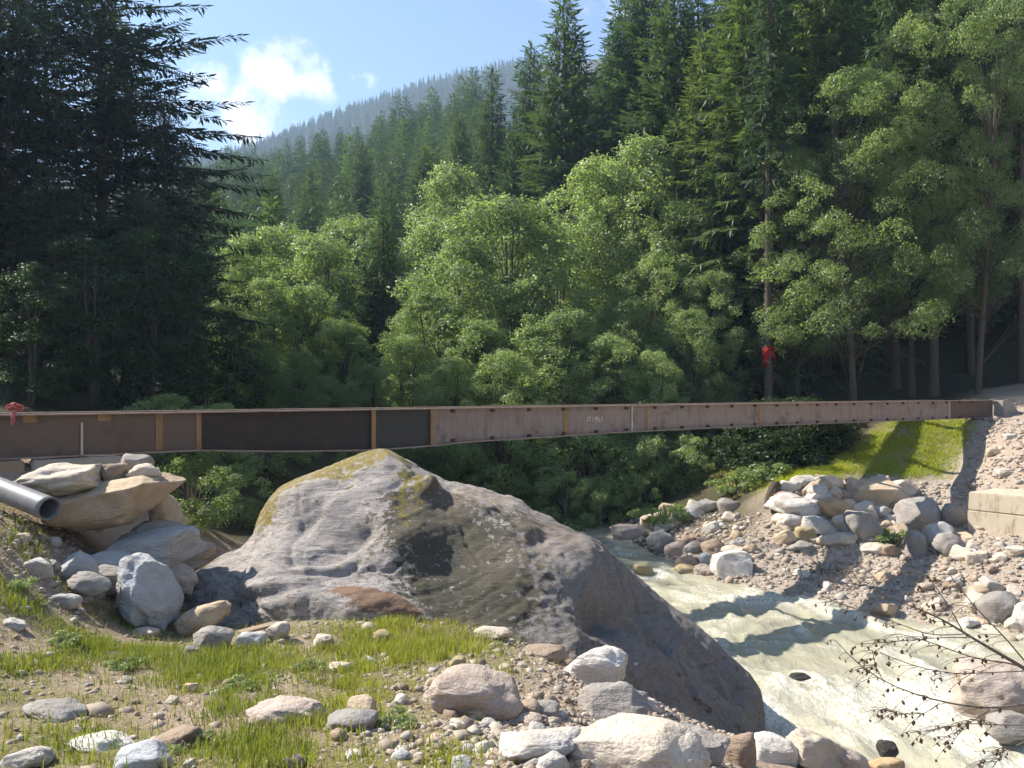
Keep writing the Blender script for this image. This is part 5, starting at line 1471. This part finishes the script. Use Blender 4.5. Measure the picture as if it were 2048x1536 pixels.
for k, (px, py, s_, lab) in enumerate([(345, 955, .45, 'dark undergrowth shrub behind the stacked rocks, highest of three'), (420, 985, .5, 'dark undergrowth shrub in the middle of the gap left of the boulder'), (470, 1045, .4, 'dark undergrowth shrub low against the left foot of the boulder'),
        (440, 930, .5, 'dark undergrowth shrub under the rusty splice of the girder'), (520, 950, .5, 'dark undergrowth shrub touching the left shoulder of the boulder'), (385, 1050, .4, 'low green undergrowth beside the grey blocky rock'), (330, 920, .5, 'dark undergrowth shrub under the bridge right above the flat pale stone'), (580, 920, .5, 'dark undergrowth shrub under the dark girder panel')]):
    Y = ground_hit(px, py, 15.5) + .3; x_ = (px - 1024) / F * Y
    e = add('shrub', None, loc=(x_, Y, Hs(x_, Y) - .15), rot=(0, 0, k * 1.7), scale=(s_ * 1.2, s_ * 1.2, s_), label=lab, cat='shrub', group='undergrowth left of the boulder')
    for nm, me in zip(('trunk', 'crown'), BSH[k % 3]): add(nm, me, parent=e)
# --- forest on the hillside : every tree its own object
rf = np.random.default_rng(123)
placed = []
cand = 0
while len(placed) < 285 and cand < 14000:
    cand += 1
    Y = 80 + 160 * rf.random() ** 0.85
    px = rf.uniform(380, 1080) if rf.random() < .85 else rf.uniform(330, 1500)
    x = (px - 1024) / F * Y
    if px > 960 and Y > 105: continue
    if Y > 120 and px < 330: continue
    if any((x - a) ** 2 + (Y - b) ** 2 < (3.2 + Y * 0.011) ** 2 for a, b in placed): continue
    placed.append((x, Y))
for x, Y in placed:
    z = Hs(x, Y) - .4
    s = rf.uniform(.68, 1.02) * (0.8 if Y > 190 else 1)
    larch = rf.random() < .10
    me = (LAR[0] if larch else FAR[rf.integers(4)])[1]
    lab = 'pale green larch among the dark hillside spruces' if larch else 'dark spruce in the dense forest on the hillside beyond the valley'
    add('larch_tree' if larch else 'spruce_tree', me, loc=(x, Y, z), rot=(0, 0, rf.uniform(0, 6.3)), scale=(s * rf.uniform(1.15, 1.6),) * 2 + (s,), label=lab, cat='tree',
        group='hillside larches' if larch else 'hillside spruces')

# --- forest beyond counting: upper slopes, far mountain, ground outside the picture
tiny = []
for k in range(5):
    r = np.random.default_rng(900 + k)
    V = []; Fq = []
    hh = 22.0; n = 0
    for lv in range(9):
        t = lv / 9.0
        rad = (1 - t) ** .85 * 3.2 + .25; zb = hh * (.06 + .9 * t)
        m_ = 9
        a = np.linspace(0, 2 * np.pi, m_, endpoint=False) + r.uniform(0, 1)
        rrr = rad * r.uniform(.6, 1.2, m_)
        ring = np.stack([np.cos(a) * rrr, np.sin(a) * rrr, zb - .5 * rad * r.uniform(.3, 1, m_)], -1)
        mid = np.stack([np.cos(a + .35) * rrr * .45, np.sin(a + .35) * rrr * .45, np.full(m_, zb)], -1)
        V += [ring, mid, np.array([[0, 0, zb + 2.6 * (1.1 - .4 * t)]])]
        for q in range(m_):
            Fq += [[n + q, n + m_ + q, n + 2 * m_], [n + m_ + q, n + (q + 1) % m_, n + 2 * m_]]
        n += 2 * m_ + 1
    tiny.append((np.concatenate(V) * [.85, .85, .8], np.array(Fq)))
pts = []; young = []
for k in range(30000):
    if len(pts) >= 4600: break
    q = rf.random()
    if q < .2:
        Y = rf.uniform(-80, 420); x = rf.uniform(-330, 330)
    elif q < .42:
        Y = rf.uniform(85, 240); x = (rf.uniform(380, 1080) - 1024) / F * Y
    else:
        Y = rf.uniform(560, 1015); x = (rf.uniform(360, 1090) - 1024) / F * Y
    px = 1024 + x / max(Y, 1) * F
    young.append(.42 <= q or q < .2)
    if q < .2 and 60 < Y < 250 and 330 < px < 1520: young.pop(); continue
    if Y < 95 and abs(x) < 75: young.pop(); continue
    if q < .2 and 100 < Y < 380 and 960 < px < 1480: young.pop(); continue
    pts.append((x, Y)); continue
    if 100 < Y < 380 and 960 < px < 1480: continue
    if Y < 95 and abs(x) < 75: continue
    pts.append((x, Y))
pts = np.array(pts); zz = H(pts[:, 0], pts[:, 1]) - .5
Vall = []; Fall = []; off = 0; VV = []
for (x, Y), z, big in zip(pts, zz, young):
    Vt, Ft = tiny[rf.integers(5)]
    s = rf.uniform(.7, 1.15) if big else rf.uniform(.35, .7); a = rf.uniform(0, 6.3); ca, sa = math.cos(a), math.sin(a)
    Vall.append(np.stack([Vt[:, 0] * ca - Vt[:, 1] * sa, Vt[:, 0] * sa + Vt[:, 1] * ca, Vt[:, 2]], -1) * s + [x, Y, z]); Fall.append(Ft + off); off += len(Vt)
    VV.append(np.full(len(Vt), rf.uniform(0, 1)))
me = make_mesh('forest', np.concatenate(Vall), np.concatenate(Fall), MATS['spruce_needles'], False, {'vary': np.concatenate(VV)})
add('forest', me, label='far conifer forest covering the distant mountain and upper slopes', cat='forest', kind='stuff')

# ------------------------------------------------------------------ red cloth in the forest
acc = Acc(); r = np.random.default_rng(8)
gu, gv = np.meshgrid(np.linspace(0, 1, 12), np.linspace(0, 1, 20))
th = gu * 2 * np.pi
rad = 0.30 + 0.05 * gv + 0.05 * np.sin(th * 5 + 3 * gv) + 0.03 * np.sin(gv * 14 + th)
V = np.stack([np.cos(th) * rad, np.sin(th) * rad, -(0.85 + .3 * np.sin(th * 2 + 1)) * gv + 0.10 * np.sin(th * 3)], -1).reshape(-1, 3)
i = np.arange(19)[:, None] * 12; j = np.arange(11)[None]
Q = np.stack([i + j, i + j + 1, i + 13 + j, i + 12 + j], -1).reshape(-1, 4)
c_ = P(1537, 694, 44.0)
add('red_cloth', make_mesh('red_cloth', V, Q, MATS['red_cloth']), loc=c_, label='small red cloth tied round a dark trunk behind the bridge', cat='cloth')

# ------------------------------------------------------------------ grass


def blades(name, x, y, hgt, wid, mat, label, seed, lean=0.35, vm=0.45):
    r = np.random.default_rng(seed)
    n = len(x); z = H(x, y) - .01
    az = r.uniform(0, 2 * np.pi, n); f = np.stack([np.cos(az), np.sin(az), np.zeros(n)], -1)
    s = np.stack([-f[:, 1], f[:, 0], np.zeros(n)], -1)
    b = np.stack([x, y, z], -1); k = lean * r.uniform(.2, 1.4, n) * hgt
    m1 = b + f * (k * .28)[:, None] + np.array([0, 0, 1]) * (hgt * .55)[:, None]
    tp = b + f * k[:, None] + np.array([0, 0, 1]) * (hgt * r.uniform(.8, 1, n))[:, None]
    w2 = (wid / 2)[:, None]
    V = np.stack([b - s * w2, b + s * w2, m1 + s * w2 * .8, m1 - s * w2 * .8, tp], 1).reshape(-1, 3)
    o = (np.arange(n) * 5)[:, None]
    me = make_mesh(name, V, [o + np.array([[0, 1, 2, 3]]), o + np.array([[3, 2, 4]])], mat, False, {'vary': np.repeat(np.clip(r.normal(0, .22, n) + vm, 0, 1), 5)})
    return add(name, me, label=label, cat='grass', kind='stuff')


rg = np.random.default_rng(31)
n = 800000
x = rg.uniform(-7.5, 3.2, n); y = rg.uniform(4.2, 12.3, n)
z = H(x, y); px, py = img(x, y, z)
cl_ = fbm(col3(x * 1.3, y * 1.3), 4, 90); fine = fbm(col3(x * 5, y * 5), 2, 95)
dens = (0.95 * blob(px, py, 820, 1300, 110, 45) + 0.9 * blob(px, py, 700, 1400, 90, 55) + 0.9 * blob(px, py, 560, 1500, 120, 50) + 0.7 * blob(px, py, 450, 1350, 130, 60) + 0.6 * blob(px, py, 250, 1290, 90, 50)
        + 0.75 * blob(px, py, 90, 1330, 130, 70) + 0.5 * blob(px, py, 60, 1230, 100, 60) + 0.45 * blob(px, py, 200, 1500, 140, 50) + 0.6 * blob(px, py, 700, 1270, 60, 30) + .6 * blob(px, py, 930, 1280, 60, 30)
        + .45 * blob(px, py, 480, 1440, 110, 60) + .5 * blob(px, py, 850, 1530, 120, 30) + .25 * blob(px, py, 1000, 1330, 90, 30) + .35 * blob(px, py, 40, 1120, 80, 60))
keep = (rg.random(n) < np.clip(dens * (0.12 + 0.88 * sstep(-0.3, 0.4, cl_ + .5 * fine)) * 0.43 + 0.30 * (blob(px, py, 850, 1295, 105, 32) + blob(px, py, 700, 1285, 50, 25) + blob(px, py, 690, 1400, 70, 40)) * sstep(-.6, .2, fine), 0, 1)) & (px > -120) & (px < 1130)
x, y = x[keep], y[keep]; px, py = px[keep], py[keep]
hg = rg.uniform(.04, .15, len(x)) * (1 + .9 * blob(px, py, 820, 1295, 160, 45)) * (1 + .35 * np.clip(cl_[keep], -1, 1))
blades('grass', x, y, hg, rg.uniform(.005, .010, len(x)), MATS['grass_blades'], 'bright green tufted grass growing on the near bank between stones', 1, .35, 0.12 + 0.5 * sstep(450, 800, px))  # yellower towards the middle: sunlit and shaded grass put into the blade colour
n = 60000
x = rg.uniform(-7.5, 3.6, n); y = rg.uniform(4.2, 12.3, n)
pxd, pyd = img(x, y, H(x, y))
keep = (rg.random(n) < 0.22 * sstep(-.2, .5, fbm(col3(x * 1.7, y * 1.7), 3, 97))) & (pxd > -100) & (pxd < 1250)
x, y = x[keep], y[keep]
blades('dry_grass', x, y, rg.uniform(.03, .16, len(x)), rg.uniform(.004, .008, len(x)), MATS['straw'], 'dead straw coloured grass stems scattered over the near bank', 5, 1.1)
n = 160000
x = rg.uniform(8, 20, n); y = rg.uniform(26, 38, n)
z = H(x, y); mk2 = masks(x, y, z)['grass']
keep = rg.random(n) < mk2 * 0.9
x, y = x[keep][:38000], y[keep][:38000]
blades('grass', x, y, rg.uniform(.05, .16, len(x)), rg.uniform(.012, .022, len(x)), MATS['bank_grass'], 'sunny yellow-green grass on the far bank slope under the bridge end', 2, .6)

# low leafy weeds at the far bank
wm = leafy(81, .55, .75, 12, 2200, leaf=.09, base=.03, flat=.55, lobe=(.2, .34), stems=3, mat='beech_leaves')
for (px, py, s, lab) in [(1330, 1045, 1.3, 'bright green weed patch on the gravel mound beside the upstream water'), (1475, 985, 1.2, 'weed at the top of the gravel mound under the shrubs'), (1520, 965, 1.2, 'weed between the gravel mound and the grass slope'),
                         (1790, 1085, .8, 'weed tuft beside the flat cream stone on the far bank'), (1560, 950, 1.1, 'weed at the left tip of the grass slope')]:
    Y = ground_hit(px, py); xx = (px - 1024) / F * Y
    e = add('weed_plant', None, loc=(xx, Y, Hs(xx, Y) - .05), rot=(0, 0, rr.uniform(0, 6)), scale=(s * 1.3, s * 1.3, s), label=lab, cat='plant', group='weeds on the far bank')
    add('stem', wm[0], parent=e); add('foliage', wm[1], parent=e)

for (px, py, s_, lab) in [(470, 1385, .22, 'low leafy weed in the grass left of the broad pinkish stone'), (250, 1340, .2, 'low leafy weed in the dark grass at left'), (620, 1340, .18, 'low leafy weed between grass patches in the centre of the bank'),
                         (120, 1290, .22, 'low leafy weed below the square-faced stone'), (780, 1455, .2, 'low leafy weed beside the gravel at the bottom'), (380, 1500, .2, 'low leafy weed behind the blue-grey faceted stone'), (30, 1180, .22, 'low leafy weed on the pipe slope at the left edge')]:
    Y = ground_hit(px, py); xx = (px - 1024) / F * Y
    e = add('weed_plant', None, loc=(xx, Y, Hs(xx, Y) - .02), rot=(0, 0, rr.uniform(0, 6)), scale=(s_ * 1.3, s_ * 1.3, s_), label=lab, cat='plant', group='weeds on the near bank')
    add('stem', wm[0], parent=e); add('foliage', wm[1], parent=e)

# ------------------------------------------------------------------ bare twigs with dry leaves, lower right
def smooth_path(pts, n=14):
    pts = np.asarray(pts, float); d = np.concatenate([[0], np.cumsum(np.linalg.norm(np.diff(pts, axis=0), axis=1))])
    q = np.linspace(0, d[-1], n)
    out = np.stack([np.interp(q, d, pts[:, k]) for k in range(3)], -1)
    for _ in range(2): out[1:-1] = (out[:-2] + 2 * out[1:-1] + out[2:]) / 4
    return out


bush_base = np.array([6.3, 7.4, Hs(6.3, 7.4)])
bush = add('bare_bush', None, loc=bush_base, label='bare bush with thin twigs and withered brown leaves hanging over the stream', cat='bush')
mains = [([(2130, 1400, 7.5), (2060, 1342, 7.5), (1960, 1285, 7.6), (1880, 1235, 7.7), (1788, 1198, 7.8)], .019),
         ([(2130, 1400, 7.5), (2050, 1408, 7.3), (1980, 1420, 7.2), (1870, 1402, 7.2), (1780, 1372, 7.3), (1720, 1335, 7.4), (1672, 1282, 7.4)], .009),
         ([(2100, 1370, 7.4), (2040, 1328, 7.4), (1950, 1318, 7.5), (1850, 1280, 7.6), (1800, 1268, 7.6)], .007),
         ([(2060, 1335, 7.5), (2010, 1275, 7.3), (1950, 1215, 7.2), (1900, 1150, 7.1)], .006),
         ([(1925, 1262, 7.6), (1900, 1215, 7.6), (1855, 1150, 7.7)], .005),
         ([(1945, 1275, 7.6), (1880, 1275, 7.5), (1800, 1282, 7.4), (1725, 1288, 7.4)], .004),
         ([(1930, 1268, 7.6), (1860, 1272, 7.7), (1780, 1240, 7.8), (1700, 1215, 7.8), (1640, 1190, 7.8)], .004),
         ([(2080, 1450, 7.2), (1990, 1450, 7.0), (1930, 1445, 7.0), (1870, 1460, 7.0), (1820, 1465, 7.0)], .005),
         ([(1980, 1420, 7.2), (1930, 1452, 7.1), (1900, 1490, 7.0)], .004), ([(2060, 1480, 7), (2010, 1500, 6.9), (1985, 1535, 6.9)], .004),
         ([(1880, 1405, 7.2), (1850, 1428, 7.2), (1800, 1428, 7.2), (1770, 1418, 7.2)], .003), ([(1770, 1368, 7.3), (1750, 1330, 7.3), (1745, 1300, 7.3)], .003),
         ([(2050, 1342, 7.4), (1985, 1345, 7.3), (1900, 1348, 7.3), (1820, 1330, 7.4), (1760, 1305, 7.4)], .004)]
tr = [bush_base + [0, 0, -.2], (bush_base + P(2130, 1400, 7.5)) / 2 + [.15, 0, .1], P(2130, 1400, 7.5)]
V, Qd = tube(smooth_path(tr), np.linspace(.035, .015, 14), 7)
add('stem', make_mesh('stem', V - bush_base, Qd, MATS['twig_bark']), parent=bush)
lp = []
rt = np.random.default_rng(4)
for path, rad in mains:
    pts = smooth_path([P(*q) for q in path], 16)
    V, Qd = tube(pts, np.linspace(rad * 1.35, .0035, 16), 5)
    tw = add('twig', make_mesh('twig', V - bush_base, Qd, MATS['twig_bark']), parent=bush)
    sub = Acc()
    for k in range(12 if rad < .01 else 9):
        a = pts[rt.integers(5, 16)]
        d_ = unit(np.array([-1, rt.uniform(-.6, .6), rt.uniform(-.7, .35)])) * rt.uniform(.08, .32)
        pth = smooth_path([a, a + d_ * .5 + [0, 0, .02], a + d_ + [0, 0, -.03]], 6)
        V, Qd = tube(pth, np.linspace(.0036, .002, 6), 3); sub.add(V - bush_base, Qd)
        for q in range(rt.integers(1, 3)): lp.append(pth[rt.integers(2, 6)])
    so = add('twig_tip', sub.mesh('twig_tip', MATS['twig_bark']), parent=tw); so['kind'] = 'stuff'
    for k in range(3): lp.append(pts[rt.integers(4, 16)])
leafm = []
for k in range(4):
    V = np.array([[0, 0, 0], [.35, .12, -.3], [.42, -.1, -.65], [.05, .1, -1.05], [-.4, -.12, -.62], [-.33, .14, -.28], [0, -.12, -.5]]) * [1, rt.uniform(.8, 2), 1]
    Ft = np.array([[0, 1, 6], [1, 2, 6], [2, 3, 6], [3, 4, 6], [4, 5, 6], [5, 0, 6]])
    leafm.append(make_mesh('leaf', V, Ft, MATS['dry_leaves'], False, {'vary': np.full(7, rt.uniform(.1, .9))}))
for p_ in lp[:290]:
    s = rt.uniform(.022, .05)
    add('leaf', leafm[rt.integers(4)], parent=bush, loc=p_ - bush_base, rot=(rt.uniform(-.4, .4), rt.uniform(-.4, .4), rt.uniform(0, 6.3)), scale=(s, s, s * rt.uniform(.8, 1.3)))
# brushwood caught on the far bank
for (px, py, lab) in [(1740, 1175, 'tangle of dry brushwood at the far water edge'), (1690, 1150, 'smaller tangle of dry brushwood left of the other on the far gravel')]:
    Y = ground_hit(px, py); b = np.array([(px - 1024) / F * Y, Y, 0]); b[2] = Hs(b[0], b[1])
    e = add('brushwood', None, loc=b, label=lab, cat='brushwood', group='brushwood on the far bank')
    for k in range(26):
        a = np.array([rt.normal(0, .8), rt.normal(0, .25), 0]); d_ = np.array([rt.uniform(-1, 1), rt.uniform(-.4, .4), rt.uniform(.1, .8)]) * rt.uniform(.4, 1.1)
        V, Qd = tube([a, a + d_ * .5 + [0, 0, .05], a + d_], [.014, .009, .004], 4)
        add('stick', make_mesh('stick', V, Qd, MATS['twig_bark']), parent=e)

# ------------------------------------------------------------------ air
bm = bmesh.new(); bmesh.ops.create_cube(bm, size=1.0)
me = bpy.data.meshes.new('haze'); bm.to_mesh(me); bm.free()
hm = bpy.data.materials.new('haze_air'); hm.use_nodes = True
ht = hm.node_tree; ht.nodes.clear()
ho = N(ht, 'ShaderNodeOutputMaterial'); hv = N(ht, 'ShaderNodeVolumePrincipled')
hv.inputs['Color'].default_value = (0.52, 0.72, 1.0, 1)
hv.inputs['Density'].default_value = 0.00042
hv.inputs['Anisotropy'].default_value = 0.2
ht.links.new(hv.outputs[0], ho.inputs['Volume'])
me.materials.append(hm)
zt = float(np.max(GZ)) + 32
add('haze', me, loc=(0, 665, (zt - 16) / 2), scale=(2110, 1580, zt + 16), kind='stuff', label='thin pale blue haze filling the valley air', cat='haze')
print('TOP', zt, float(np.min(GZ)))
